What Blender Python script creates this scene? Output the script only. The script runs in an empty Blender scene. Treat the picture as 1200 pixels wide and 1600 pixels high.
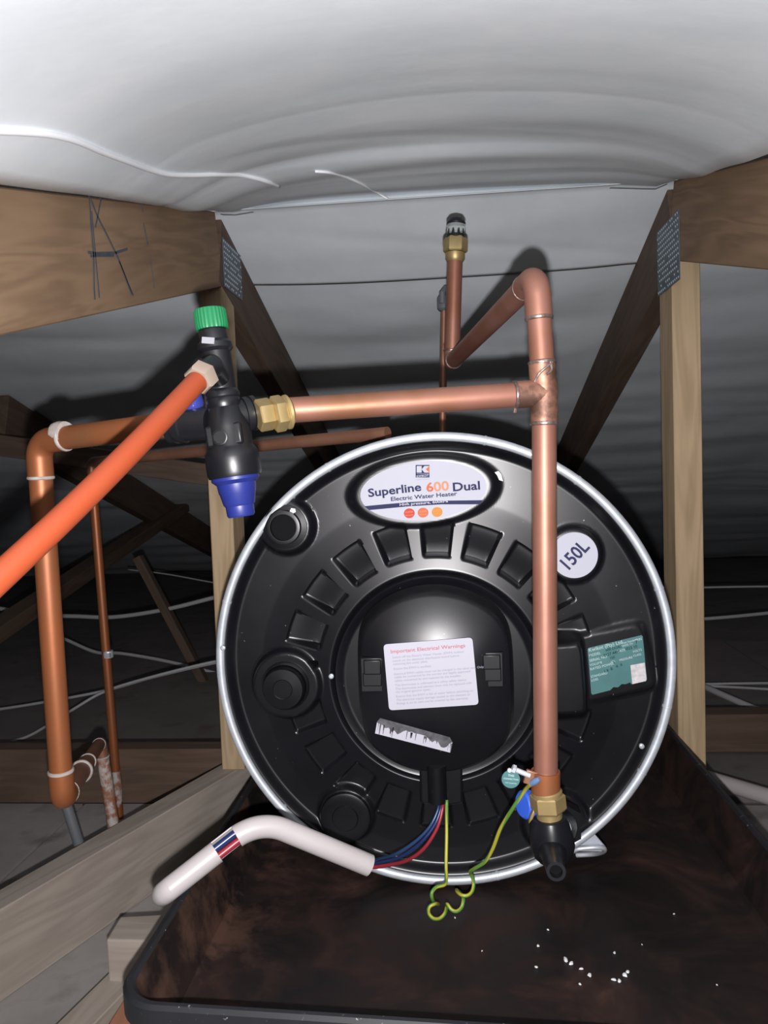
import bpy, bmesh, math, random
from mathutils import Vector, Matrix, noise

random.seed(7)
scene = bpy.context.scene
COL = scene.collection

# ------------------------------------------------------------------ camera
F = 1180.0                      # focal length in pixels of the 1200 x 1600 frame
ROLL = math.radians(1.8)
_y = Vector(((701 - 600) / F, (800 - 729) / F, 1.0)).normalized()   # heater axis seen from the camera
_z = Vector((-math.sin(ROLL), math.cos(ROLL), 0.0)); _z = (_z - _y * _z.dot(_y)).normalized()
_x = _z.cross(_y)
if _x.x < 0: _x.negate()
CR = Vector((_x.x, _y.x, _z.x))     # camera right, up, forward in world axes
CU = Vector((_x.y, _y.y, _z.y))
CF = Vector((_x.z, _y.z, _z.z))
cam_d = bpy.data.cameras.new('camera'); cam = bpy.data.objects.new('camera', cam_d); COL.objects.link(cam)
cam_d.sensor_fit = 'VERTICAL'; cam_d.sensor_height = 36.0; cam_d.lens = 36.0 * F / 1600.0
cam_d.clip_start = 0.02; cam_d.clip_end = 50
m = Matrix((CR, CU, -CF)).transposed().to_4x4(); cam.matrix_world = m
scene.camera = cam

# ------------------------------------------------------------------ light (the phone's flash, just below the lens) + faint attic ambience
w = bpy.data.worlds.new('attic_air'); scene.world = w; w.use_nodes = True
w.node_tree.nodes['Background'].inputs[0].default_value = (0.75, 0.8, 1.0, 1)
w.node_tree.nodes['Background'].inputs[1].default_value = 0.035
ld = bpy.data.lights.new('phone_flash', 'AREA'); ld.shape = 'DISK'; ld.size = 0.012; ld.energy = 8.7; ld.spread = math.radians(152)
ld.color = (1.0, 0.97, 0.98)
lo = bpy.data.objects.new('phone_flash', ld); COL.objects.link(lo)
lm = m.copy(); lm.translation = CU * -0.038 + CR * 0.002; lo.matrix_world = lm
scene.view_settings.view_transform = 'Standard'
scene.view_settings.look = 'None'
scene.view_settings.exposure = 0.0
scene.view_settings.gamma = 1.0
scene.view_settings.use_curve_mapping = False

# ------------------------------------------------------------------ helpers
V = Vector
def ray(px, py): return CR * ((px - 600) / F) + CU * ((800 - py) / F) + CF
def P(px, py, Y): d = ray(px, py); return d * (Y / d.y)
def PX(px, py, X): d = ray(px, py); return d * (X / d.x)
def PZ(px, py, Z): d = ray(px, py); return d * (Z / d.z)
def lerp(a, b, t): return a + (b - a) * t
def sstep(a, b, x):
    t = max(0.0, min(1.0, (x - a) / (b - a))); return t * t * (3 - 2 * t)

class MB:
    def __init__(s): s.v = []; s.f = []; s.uv = None
    def add(s, vs, fs):
        o = len(s.v); s.v += [V(p) for p in vs]; s.f += [tuple(i + o for i in f) for f in fs]; return s
    def box(s, c, sx, sy, sz, rot=None):
        pts = []
        for dz in (-.5, .5):
            for dx, dy in ((-.5, -.5), (.5, -.5), (.5, .5), (-.5, .5)):
                p = V((dx * sx, dy * sy, dz * sz))
                if rot is not None: p = rot @ p
                pts.append(p + V(c))
        return s.add(pts, [(3, 2, 1, 0), (4, 5, 6, 7), (0, 1, 5, 4), (1, 2, 6, 5), (2, 3, 7, 6), (3, 0, 4, 7)])
    def tube(s, path, r, n=16, caps=True, uv=False):
        path = [V(p) for p in path]; k = len(path)
        rs = r if isinstance(r, (list, tuple)) else [r] * k
        t = [(path[min(i + 1, k - 1)] - path[max(i - 1, 0)]).normalized() for i in range(k)]
        a = V((0, 0, 1)) if abs(t[0].z) < .9 else V((1, 0, 0))
        nrm = (a - t[0] * a.dot(t[0])).normalized()
        o = len(s.v); L = 0; us = []
        for i in range(k):
            if i:
                nrm = (nrm - t[i] * nrm.dot(t[i])).normalized(); L += (path[i] - path[i - 1]).length
            b = t[i].cross(nrm); us.append(L)
            for j in range(n):
                an = 2 * math.pi * j / n
                s.v.append(path[i] + (nrm * math.cos(an) + b * math.sin(an)) * rs[i])
        if uv and s.uv is None: s.uv = {}
        for i in range(k - 1):
            for j in range(n):
                q = (j + 1) % n
                if uv: s.uv[len(s.f)] = [(us[i], j / n), (us[i], (j + 1) / n), (us[i + 1], (j + 1) / n), (us[i + 1], j / n)]
                s.f.append((o + i * n + j, o + i * n + q, o + (i + 1) * n + q, o + (i + 1) * n + j))
        if caps:
            s.f.append(tuple(o + j for j in reversed(range(n)))); s.f.append(tuple(o + (k - 1) * n + j for j in range(n)))
        return s
    def lathe(s, prof, org, axis, n=48, mod=None, cap0=True, cap1=True, ref=None):
        """prof: list of (radius, height along axis); mod(theta, i) multiplies the radius"""
        ax = V(axis).normalized(); org = V(org)
        a = V(ref) if ref is not None else (V((0, 0, 1)) if abs(ax.z) < .9 else V((1, 0, 0)))
        e1 = (a - ax * a.dot(ax)).normalized(); e2 = ax.cross(e1)
        o = len(s.v)
        for i, (r, h) in enumerate(prof):
            for j in range(n):
                an = 2 * math.pi * j / n; rr = r * (mod(an, i) if mod else 1)
                s.v.append(org + ax * h + (e1 * math.cos(an) + e2 * math.sin(an)) * rr)
        for i in range(len(prof) - 1):
            for j in range(n):
                q = (j + 1) % n
                s.f.append((o + i * n + j, o + i * n + q, o + (i + 1) * n + q, o + (i + 1) * n + j))
        if cap0: s.f.append(tuple(o + j for j in reversed(range(n))))
        if cap1: s.f.append(tuple(o + (len(prof) - 1) * n + j for j in range(n)))
        return s
    def prism(s, pts, depth):
        """pts: outline (world points); depth: offset vector"""
        n = len(pts); d = V(depth)
        vs = [V(p) for p in pts] + [V(p) + d for p in pts]
        fs = [tuple(reversed(range(n))), tuple(range(n, 2 * n))] + [(i, (i + 1) % n, (i + 1) % n + n, i + n) for i in range(n)]
        return s.add(vs, fs)

def hexmod(an, i=0):
    a = (an % (math.pi / 3)) - math.pi / 6
    return math.cos(math.pi / 6) / math.cos(a) * 1.08

def obj(name, mb, mat, parent=None, sharp=35, bevel=0, label=None, cat=None, group=None, kind=None, smooth=True):
    root = parent
    off = V((0, 0, 0))
    while root is not None:
        off += V(root.location); root = root.parent
    if parent is None:
        xs = [p.x for p in mb.v]; ys = [p.y for p in mb.v]; zs = [p.z for p in mb.v]
        org = V(((min(xs) + max(xs)) / 2, (min(ys) + max(ys)) / 2, min(zs)))
    else: org = V((0, 0, 0))
    me = bpy.data.meshes.new(name)
    me.from_pydata([tuple(p - off - org) for p in mb.v], [], mb.f); me.update()
    if mb.uv:
        ul = me.uv_layers.new(name='UVMap')
        for fi, uvs in mb.uv.items():
            for li, uv in zip(me.polygons[fi].loop_indices, uvs): ul.data[li].uv = uv
    bm = bmesh.new(); bm.from_mesh(me); bmesh.ops.recalc_face_normals(bm, faces=bm.faces); bm.to_mesh(me); bm.free()
    if smooth:
        me.shade_smooth(); me.set_sharp_from_angle(angle=math.radians(sharp))
    me.materials.append(mat)
    o = bpy.data.objects.new(name, me); COL.objects.link(o); o.location = org
    if parent is not None: o.parent = parent
    if bevel:
        b = o.modifiers.new('edge', 'BEVEL'); b.width = bevel; b.segments = 2; b.limit_method = 'ANGLE'; b.angle_limit = math.radians(40)
    tag(o, label, cat, group, kind)
    return o
def tag(o, label=None, cat=None, group=None, kind=None):
    if label: o['label'] = label
    if cat: o['category'] = cat
    if group: o['group'] = group
    if kind: o['kind'] = kind
    return o
def thing(name, label, cat, loc, group=None):
    o = bpy.data.objects.new(name, None); COL.objects.link(o); o.location = loc; o.empty_display_size = .05
    return tag(o, label, cat, group)

def beam(name, a, b, up, wd, ht, mat, parent=None, bevel=.0015, **kw):
    """sawn timber from a to b, local x along the grain"""
    a = V(a); b = V(b); d = (b - a); L = d.length; d.normalize()
    up = V(up); up = (up - d * up.dot(d)).normalized(); side = up.cross(d)
    mb = MB(); n = 6
    for i in range(n + 1):
        x = -L / 2 + L * i / n
        for sy, sz in ((-1, -1), (1, -1), (1, 1), (-1, 1)): mb.v.append(V((x, sy * wd / 2, sz * ht / 2)))
    for i in range(n):
        for j in range(4): mb.f.append((i * 4 + j, i * 4 + (j + 1) % 4, i * 4 + 4 + (j + 1) % 4, i * 4 + 4 + j))
    mb.f += [(3, 2, 1, 0), (n * 4, n * 4 + 1, n * 4 + 2, n * 4 + 3)]
    me = bpy.data.meshes.new(name); me.from_pydata([tuple(p) for p in mb.v], [], mb.f); me.update(); me.materials.append(mat)
    o = bpy.data.objects.new(name, me); COL.objects.link(o)
    M = Matrix((d, side, up)).transposed().to_4x4(); c = (a + b) / 2
    off = V(parent.location) if parent else V((0, 0, 0))
    M.translation = c - off
    if parent: o.parent = parent
    o.matrix_basis = M
    if bevel:
        bv = o.modifiers.new('edge', 'BEVEL'); bv.width = bevel; bv.segments = 1; bv.limit_method = 'ANGLE'
    return tag(o, **kw)

def fillet(pts, rad, seg=10):
    pts = [V(p) for p in pts]; out = [pts[0]]
    for i in range(1, len(pts) - 1):
        r = rad[i - 1] if isinstance(rad, (list, tuple)) else rad
        a = (pts[i - 1] - pts[i]); b = (pts[i + 1] - pts[i]); la, lb = a.length, b.length; a.normalize(); b.normalize()
        ang = a.angle(b); t = min(r / math.tan(ang / 2), la * .48, lb * .48); r2 = t * math.tan(ang / 2)
        c = pts[i] + (a + b).normalized() * (r2 / math.sin(ang / 2))
        s = pts[i] + a * t - c; e = pts[i] + b * t - c
        for k in range(seg + 1):
            out.append(c + s.slerp(e, k / seg) if False else c + _sl(s, e, k / seg))
    out.append(pts[-1]); return out
def _sl(s, e, t):
    an = s.angle(e)
    if an < 1e-4: return s.lerp(e, t)
    return (s * math.sin((1 - t) * an) + e * math.sin(t * an)) / math.sin(an)
def spline(pts, n=8):
    pts = [V(p) for p in pts]; q = [pts[0] * 2 - pts[1]] + pts + [pts[-1] * 2 - pts[-2]]; out = []
    for i in range(1, len(q) - 2):
        for k in range(n):
            t = k / n; a, b, c, d = q[i - 1:i + 3]
            out.append(.5 * ((2 * b) + (c - a) * t + (2 * a - 5 * b + 4 * c - d) * t * t + (3 * b - a - 3 * c + d) * t ** 3))
    out.append(pts[-1]); return out

def text_mb(s, bold=0.0, align='CENTER'):
    cu = bpy.data.curves.new('t', 'FONT'); cu.body = s; cu.align_x = align; cu.size = 1; cu.offset = bold; cu.resolution_u = 3; cu.extrude = 0.012
    o = bpy.data.objects.new('t', cu); COL.objects.link(o)
    dg = bpy.context.evaluated_depsgraph_get(); dg.update()
    me = bpy.data.meshes.new_from_object(o.evaluated_get(dg))
    vs = [v.co.copy() for v in me.vertices]; fs = [tuple(p.vertices) for p in me.polygons]
    bpy.data.objects.remove(o); bpy.data.curves.remove(cu); bpy.data.meshes.remove(me)
    return vs, fs
def put_text(mb, s, org, right, up, width=None, size=None, bold=0.0, align='CENTER', ysc=1.0):
    vs, fs = text_mb(s, bold, align)
    if not vs: return
    x0 = min(v.x for v in vs); x1 = max(v.x for v in vs)
    k = size if size else width / (x1 - x0)
    right = V(right).normalized(); up = V(up).normalized(); nrm = right.cross(up)
    mb.add([V(org) + right * v.x * k + up * v.y * k * ysc + nrm * (v.z * k * .3) for v in vs], fs)

# ------------------------------------------------------------------ materials
def nd(nt, t, **kw):
    n = nt.nodes.new(t)
    for k, v in kw.items(): setattr(n, k, v)
    return n
def mat(name, col, rough=.5, metal=0., spec=.5, coat=0.):
    M = bpy.data.materials.new(name); M.use_nodes = True; b = M.node_tree.nodes['Principled BSDF']
    b.inputs['Base Color'].default_value = (*col, 1); b.inputs['Roughness'].default_value = rough; b.inputs['Metallic'].default_value = metal
    b.inputs['Specular IOR Level'].default_value = spec; b.inputs['Coat Weight'].default_value = coat; b.inputs['Coat Roughness'].default_value = .2
    return M
def noisy(name, c1, c2, scale, rough=.5, metal=0., lo=.35, hi=.65, stretch=(1, 1, 1), bump=0., bscale=None, detail=5, rough2=None, spec=.5, c3=None, c3scale=20, c3lo=.6, c3hi=.75):
    M = mat(name, c1, rough, metal, spec); nt = M.node_tree; b = nt.nodes['Principled BSDF']
    tc = nd(nt, 'ShaderNodeTexCoord'); mp = nd(nt, 'ShaderNodeMapping'); mp.inputs['Scale'].default_value = stretch
    nt.links.new(tc.outputs['Object'], mp.inputs[0])
    nz = nd(nt, 'ShaderNodeTexNoise'); nz.inputs['Scale'].default_value = scale; nz.inputs['Detail'].default_value = detail; nz.inputs['Roughness'].default_value = .6
    nt.links.new(mp.outputs[0], nz.inputs['Vector'])
    cr = nd(nt, 'ShaderNodeValToRGB'); cr.color_ramp.elements[0].position = lo; cr.color_ramp.elements[1].position = hi
    cr.color_ramp.elements[0].color = (*c1, 1); cr.color_ramp.elements[1].color = (*c2, 1)
    nt.links.new(nz.outputs[0], cr.inputs[0]); out = cr.outputs[0]
    if c3:
        n3 = nd(nt, 'ShaderNodeTexNoise'); n3.inputs['Scale'].default_value = c3scale; n3.inputs['Detail'].default_value = 4
        nt.links.new(mp.outputs[0], n3.inputs['Vector'])
        r3 = nd(nt, 'ShaderNodeMapRange'); r3.inputs[1].default_value = c3lo; r3.inputs[2].default_value = c3hi
        nt.links.new(n3.outputs[0], r3.inputs[0])
        mx = nd(nt, 'ShaderNodeMix', data_type='RGBA'); nt.links.new(r3.outputs[0], mx.inputs[0]); nt.links.new(out, mx.inputs[6]); mx.inputs[7].default_value = (*c3, 1)
        out = mx.outputs[2]
    nt.links.new(out, b.inputs['Base Color'])
    if rough2 is not None:
        rr = nd(nt, 'ShaderNodeMapRange'); rr.inputs[3].default_value = rough; rr.inputs[4].default_value = rough2
        nt.links.new(nz.outputs[0], rr.inputs[0]); nt.links.new(rr.outputs[0], b.inputs['Roughness'])
    if bump:
        bn = nd(nt, 'ShaderNodeTexNoise'); bn.inputs['Scale'].default_value = bscale or scale * 4; bn.inputs['Detail'].default_value = 3
        nt.links.new(mp.outputs[0], bn.inputs['Vector'])
        bp = nd(nt, 'ShaderNodeBump'); bp.inputs['Strength'].default_value = bump; bp.inputs['Distance'].default_value = .002
        nt.links.new(bn.outputs[0], bp.inputs['Height']); nt.links.new(bp.outputs[0], b.inputs['Normal'])
    return M
def wood(name, c1, c2, knots=None, rough=.7):
    M = mat(name, c1, rough, 0, .3); nt = M.node_tree; b = nt.nodes['Principled BSDF']
    tc = nd(nt, 'ShaderNodeTexCoord'); mp = nd(nt, 'ShaderNodeMapping'); mp.inputs['Scale'].default_value = (.9, 9, 9)
    nt.links.new(tc.outputs['Object'], mp.inputs[0])
    nz = nd(nt, 'ShaderNodeTexNoise'); nz.inputs['Scale'].default_value = 2.2; nz.inputs['Detail'].default_value = 3; nz.inputs['Distortion'].default_value = .6
    nt.links.new(mp.outputs[0], nz.inputs['Vector'])
    mul = nd(nt, 'ShaderNodeMath', operation='MULTIPLY'); mul.inputs[1].default_value = 42; nt.links.new(nz.outputs[0], mul.inputs[0])
    sn = nd(nt, 'ShaderNodeMath', operation='SINE'); nt.links.new(mul.outputs[0], sn.inputs[0])
    mr = nd(nt, 'ShaderNodeMapRange'); mr.inputs[1].default_value = -1; mr.inputs[2].default_value = 1; nt.links.new(sn.outputs[0], mr.inputs[0])
    big = nd(nt, 'ShaderNodeTexNoise'); big.inputs['Scale'].default_value = 5; big.inputs['Detail'].default_value = 4; nt.links.new(tc.outputs['Object'], big.inputs['Vector'])
    fine = nd(nt, 'ShaderNodeTexNoise'); fine.inputs['Scale'].default_value = 14; fine.inputs['Detail'].default_value = 6; nt.links.new(mp.outputs[0], fine.inputs['Vector'])
    mx = nd(nt, 'ShaderNodeMix', data_type='FLOAT'); mx.inputs[0].default_value = .6; nt.links.new(mr.outputs[0], mx.inputs[2]); nt.links.new(fine.outputs[0], mx.inputs[3])
    mx2 = nd(nt, 'ShaderNodeMix', data_type='FLOAT'); mx2.inputs[0].default_value = .45; nt.links.new(mx.outputs[0], mx2.inputs[2]); nt.links.new(big.outputs[0], mx2.inputs[3])
    cr = nd(nt, 'ShaderNodeValToRGB'); cr.color_ramp.elements[0].position = .25; cr.color_ramp.elements[1].position = .75
    cr.color_ramp.elements[0].color = (*c1, 1); cr.color_ramp.elements[1].color = (*c2, 1)
    nt.links.new(mx2.outputs[0], cr.inputs[0]); nt.links.new(cr.outputs[0], b.inputs['Base Color'])
    bp = nd(nt, 'ShaderNodeBump'); bp.inputs['Strength'].default_value = .25; bp.inputs['Distance'].default_value = .001
    nt.links.new(fine.outputs[0], bp.inputs['Height']); nt.links.new(bp.outputs[0], b.inputs['Normal'])
    return M

MEMB = noisy('roof_membrane', (.77, .83, .87), (.85, .90, .94), 9, .5, 0, bump=.12, bscale=60, spec=.35)
CORD = mat('white_cord', (.85, .87, .9), .4)
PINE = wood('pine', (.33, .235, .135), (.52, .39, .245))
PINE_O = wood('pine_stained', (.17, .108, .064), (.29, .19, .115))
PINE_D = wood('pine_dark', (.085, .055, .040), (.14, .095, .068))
PINE_G = wood('pine_grey', (.28, .235, .20), (.41, .36, .31))
COPPER = noisy('copper', (.26, .108, .073), (.31, .15, .112), 8, .42, .5, bump=.04, bscale=90, rough2=.56, c3=(.21, .092, .045), c3scale=9, c3lo=.52, c3hi=.72)
COPPER_O = noisy('copper_oxidised', (.33, .105, .037), (.26, .095, .04), 9, .40, .45, bump=.04, bscale=80, rough2=.55, c3=(.24, .10, .045), c3scale=16, c3lo=.6, c3hi=.75)
COPPER_D = noisy('copper_dull', (.26, .12, .075), (.34, .17, .11), 14, .42, .55, rough2=.55)
COPPER_B = noisy('copper_flux_burnt', (.40, .20, .14), (.13, .07, .05), 45, .4, .65, lo=.42, hi=.62, rough2=.6, bump=.1, bscale=120)
SOLDER = noisy('solder', (.30, .24, .22), (.16, .10, .08), 120, .35, .7, bump=.3, bscale=200)
PUTTY = noisy('white_jointing', (.40, .36, .34), (.26, .22, .19), 90, .7)
BRASS = noisy('brass', (.42, .32, .15), (.34, .25, .11), 30, .38, .6, rough2=.5)
STEEL = noisy('galvanised_rim', (.66, .70, .76), (.54, .58, .63), 60, .42, .5)
ZINC = noisy('nail_plate_zinc', (.09, .12, .15), (.15, .18, .21), 90, .45, .4)
ZTOOTH = mat('plate_teeth', (.42, .50, .55), .4, .3)
def plastic(name, col, rough, dust=(.3, .3, .32), lo=.68, hi=.74, dscale=190):
    return noisy(name, col, tuple(c * 1.5 for c in col), 8, rough, 0, spec=.5, rough2=rough + .12, c3=dust, c3scale=dscale, c3lo=lo, c3hi=hi)
BLACKP = plastic('black_cap_plastic', (.0042, .0042, .0058), .27, lo=.735, hi=.80)
COVERP = plastic('black_cover_plastic', (.0045, .0045, .006), .30, lo=.74, hi=.80)
VALVEP = plastic('black_valve_plastic', (.005, .0054, .0072), .31, lo=.74, hi=.8)
SHELL = mat('heater_shell', (.008, .008, .009), .45)
GREENP = mat('green_plastic', (.010, .165, .06), .38)
BLUEP = mat('blue_plastic', (.013, .021, .15), .42)
BLUEL = mat('blue_bright', (.03, .10, .55), .4)
ORANGE = noisy('orange_pipe', (.27, .044, .0125), (.26, .048, .0155), 14, .5, 0, rough2=.55)
WHITEP = noisy('white_conduit', (.45, .415, .42), (.42, .385, .385), 12, .38, c3=(.33, .30, .29), c3scale=9, c3lo=.6, c3hi=.8)
LABEL = mat('label_white', (.43, .435, .50), .6, 0, .12)
LABELW = mat('label_paper', (.43, .425, .485), .6, 0, .12)
NAVY = mat('label_navy', (.032, .034, .085), .7, 0, .1)
RED = mat('label_red', (.48, .065, .05), .7, 0, .1)
SALMON = mat('label_salmon', (.50, .14, .07), .7, 0, .1)
AMBER = mat('label_amber', (.52, .22, .045), .7, 0, .1)
PALEO = mat('label_light_orange', (.52, .25, .15), .7, 0, .1)
PINKR = mat('label_title_red', (.42, .15, .17), .7, 0, .1)
GREYT = mat('label_grey_text', (.27, .27, .33), .7, 0, .1)
TEAL = noisy('label_teal', (.055, .145, .15), (.068, .175, .175), 30, .4)
TEALT = mat('label_teal_text', (.36, .46, .46), .7, 0, .1)
TEALD = mat('label_dark_print', (.015, .055, .06), .7, 0, .1)
SILV = noisy('label_silver', (.42, .40, .42), (.60, .58, .58), 200, .4)
SCRAPE = noisy('scraped_paper', (.62, .62, .66), (.12, .12, .13), 70, .6, lo=.45, hi=.7, stretch=(1, 1, .35))
RESIDUE = noisy('glue_residue', (.035, .035, .04), (.10, .10, .11), 90, .7)
W_RED = mat('wire_red', (.27, .022, .035), .35)
W_BLUE = mat('wire_blue', (.02, .047, .13), .3)
W_DBLUE = mat('wire_dark_blue', (.015, .03, .11), .3)
W_GREY = mat('cable_grey', (.42, .42, .43), .5)
TAN = mat('tan_nut', (.24, .19, .15), .5)
GREYPIPE = mat('grey_pipe', (.12, .13, .14), .5)
PEN = noisy('blue_pen', (.035, .055, .085), (.075, .08, .085), 120, .6)
FLAKE = mat('white_flake', (.75, .75, .76), .6)
DARKHOLE = mat('dark_hole', (.003, .003, .004), .6, 0, .08)
CLEAR = mat('clear_plastic', (.7, .75, .75), .12); CLEAR.node_tree.nodes['Principled BSDF'].inputs['Transmission Weight'].default_value = .75
BOARD = noisy('ceiling_board_lit', (.27, .25, .24), (.36, .335, .32), 7, .8, bump=.2, bscale=60, c3=(.16, .14, .13), c3scale=14, c3lo=.55, c3hi=.75)  # near boards: flash-lit brightness is put into the base colour
BOARD_SHADED = noisy('ceiling_board_shaded', (.15, .135, .13), (.20, .18, .17), 7, .85, bump=.2, bscale=60, c3=(.12, .10, .09), c3scale=14, c3lo=.55, c3hi=.75)  # same board darkened in colour, for the dim floor further back
PAINT = noisy('splashed_paint', (.24, .10, .055), (.42, .38, .36), 55, .6, lo=.45, hi=.58)
# green / yellow earth insulation: the stripe winds round the wire
EARTH = mat('earth_insulation', (.6, .55, .05), .4)
nt = EARTH.node_tree; uvn = nd(nt, 'ShaderNodeUVMap'); sp = nd(nt, 'ShaderNodeSeparateXYZ'); nt.links.new(uvn.outputs[0], sp.inputs[0])
ma = nd(nt, 'ShaderNodeMath', operation='MULTIPLY_ADD'); ma.inputs[1].default_value = 9.0; nt.links.new(sp.outputs[0], ma.inputs[0]); nt.links.new(sp.outputs[1], ma.inputs[2])
fr = nd(nt, 'ShaderNodeMath', operation='FRACT'); nt.links.new(ma.outputs[0], fr.inputs[0])
lt = nd(nt, 'ShaderNodeMath', operation='LESS_THAN'); lt.inputs[1].default_value = .42; nt.links.new(fr.outputs[0], lt.inputs[0])
mx = nd(nt, 'ShaderNodeMix', data_type='RGBA'); nt.links.new(lt.outputs[0], mx.inputs[0]); mx.inputs[6].default_value = (.40, .37, .045, 1); mx.inputs[7].default_value = (.10, .24, .04, 1)
nt.links.new(mx.outputs[2], nt.nodes['Principled BSDF'].inputs['Base Color'])
# tray: black plastic with rusty water stains
TRAY = mat('tray_plastic', (.01, .01, .012), .35); nt = TRAY.node_tree; b = nt.nodes['Principled BSDF']
tc = nd(nt, 'ShaderNodeTexCoord'); n1 = nd(nt, 'ShaderNodeTexNoise'); n1.inputs['Scale'].default_value = 7; n1.inputs['Detail'].default_value = 9; n1.inputs['Roughness'].default_value = .68; n1.inputs['Distortion'].default_value = .8
nt.links.new(tc.outputs['Object'], n1.inputs['Vector'])
cr = nd(nt, 'ShaderNodeValToRGB'); e = cr.color_ramp.elements; e[0].position = .36; e[0].color = (.006, .005, .006, 1); e[1].position = .76; e[1].color = (.085, .040, .024, 1)
k = e.new(.5); k.color = (.014, .0075, .007, 1); k = e.new(.62); k.color = (.032, .014, .010, 1)
nt.links.new(n1.outputs[0], cr.inputs[0])
sx = nd(nt, 'ShaderNodeSeparateXYZ'); nt.links.new(tc.outputs['Object'], sx.inputs[0])      # old rust tide mark along the left wall
mr = nd(nt, 'ShaderNodeMapRange'); mr.inputs[1].default_value = -.20; mr.inputs[2].default_value = -.29; nt.links.new(sx.outputs[0], mr.inputs[0])
n2 = nd(nt, 'ShaderNodeTexNoise'); n2.inputs['Scale'].default_value = 11; n2.inputs['Detail'].default_value = 8; n2.inputs['Roughness'].default_value = .7; nt.links.new(tc.outputs['Object'], n2.inputs['Vector'])
m2 = nd(nt, 'ShaderNodeMapRange'); m2.inputs[1].default_value = .46; m2.inputs[2].default_value = .60; nt.links.new(n2.outputs[0], m2.inputs[0])
mm = nd(nt, 'ShaderNodeMath', operation='MULTIPLY'); nt.links.new(mr.outputs[0], mm.inputs[0]); nt.links.new(m2.outputs[0], mm.inputs[1])
mx = nd(nt, 'ShaderNodeMix', data_type='RGBA'); nt.links.new(mm.outputs[0], mx.inputs[0]); nt.links.new(cr.outputs[0], mx.inputs[6]); mx.inputs[7].default_value = (.085, .043, .029, 1)
nt.links.new(mx.outputs[2], b.inputs['Base Color'])
rr = nd(nt, 'ShaderNodeMapRange'); rr.inputs[1].default_value = .35; rr.inputs[2].default_value = .7; rr.inputs[3].default_value = .5; rr.inputs[4].default_value = .75
nt.links.new(n1.outputs[0], rr.inputs[0]); nt.links.new(rr.outputs[0], b.inputs['Roughness'])
bp = nd(nt, 'ShaderNodeBump'); bp.inputs['Strength'].default_value = .2; bp.inputs['Distance'].default_value = .002; nt.links.new(n1.outputs[0], bp.inputs['Height']); nt.links.new(bp.outputs[0], b.inputs['Normal'])
TRAYRIM = plastic('tray_rim_plastic', (.014, .015, .018), .45)

# ================================================================== SETTING
XL, XR, YR = -.367, .361, 1.25          # inner truss faces and ridge
SL = .295                              # roof slope
ZR = .434                              # top of rafters at the ridge
def chord_top(Y): return ZR - SL * abs(Y - YR)
def bulge(Y):
    pts = [(-1.2, .11), (.3, .105), (.5, .095), (.8, .078), (1.0, .048), (1.12, .024), (1.26, .004)]
    for (a, p), (b_, q) in zip(pts, pts[1:]):
        if a <= Y <= b_:
            return lerp(p, q, (Y - a) / (b_ - a))
    return .004
def span(x):
    t = (x - XL) / (XR - XL); t -= math.floor(t)
    return max(0.0, math.sin(math.pi * t)) ** .65
def wrinkle(x, y, a, seed):
    s = .5 * math.sin(3 * x + seed)
    v = noise.noise(V((x * .8 + seed, y * 9.0 + s * .6 + .9 * x, seed * 3.1)))
    v2 = noise.noise(V((x * 1.6 - seed, y * 19.0 + 1.6 * x + s, seed)))
    v3 = 1 - abs(noise.noise(V((x * .7, y * 7.0 - 1.1 * x, seed + 9)))) * 2
    return a * (v + .2 * v2 + .5 * max(0, v3 - .6))
def z_near(x, y):
    amp = .0088 * (.12 + sstep(.6, 1.0, y)) * (.35 + .65 * span(x))
    ds = min(abs(x - XL), abs(x - XR)); inside = XL < x < XR
    dip = (.020 * sstep(0, .012, ds) * math.exp(-(ds / .075) ** 2) * sstep(.2, .5, y) * (1 - .6 * sstep(1.0, 1.25, y))) if inside else 0
    return chord_top(y) + .004 - dip + bulge(y) * span(x) + wrinkle(x, y, amp, 2.3)
def z_far(x, y):
    return chord_top(y) + .003 - .012 * span(x) * sstep(1.25, 1.6, y) + wrinkle(x, y * .8, .011 * (.3 + .7 * span(x)), 5.7) * sstep(1.25, 1.4, y)
def sheet(name, fn, x0, x1, nx, ys, parent=None, **kw):
    mb = MB()
    for y in ys:
        for i in range(nx + 1):
            x = lerp(x0, x1, i / nx); mb.v.append(V((x, y, fn(x, y))))
    n = nx + 1
    for j in range(len(ys) - 1):
        for i in range(nx): mb.f.append((j * n + i, j * n + i + 1, (j + 1) * n + i + 1, (j + 1) * n + i))
    o = obj(name, mb, MEMB, parent, sharp=180, **kw)
    s = o.modifiers.new('thickness', 'SOLIDIFY'); s.thickness = .0008; s.offset = 1
    return o
def yr(a, b_, n): return [lerp(a, b_, i / n) for i in range(n + 1)]
ceil = sheet('ceiling', z_near, -1.2, 1.2, 120, yr(-.5, .3, 10) + yr(.306, 1.258, 200)[0:], kind='structure')
sheet('membrane_sheet', lambda x, y: z_far(x, y) - .002, -2.2, 2.2, 130, yr(1.235, 1.475 , 26), ceil)
sheet('membrane_sheet', lambda x, y: z_far(x, y) + .004, -4.5, 4.5, 150, yr(1.44, 3.2, 120) + yr(3.25, 4.9, 30), ceil)

FZ = -.62
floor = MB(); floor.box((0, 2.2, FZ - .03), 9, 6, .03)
fl = obj('floor', floor, BOARD_SHADED, kind='structure')
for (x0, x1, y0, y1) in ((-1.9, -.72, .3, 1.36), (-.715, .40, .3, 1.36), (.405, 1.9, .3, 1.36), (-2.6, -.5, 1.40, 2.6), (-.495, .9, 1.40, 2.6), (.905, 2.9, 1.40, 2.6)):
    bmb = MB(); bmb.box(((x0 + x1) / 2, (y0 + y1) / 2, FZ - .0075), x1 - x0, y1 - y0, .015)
    obj('board', bmb, BOARD if y0 < 1 else BOARD_SHADED, fl, bevel=.001)

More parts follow.
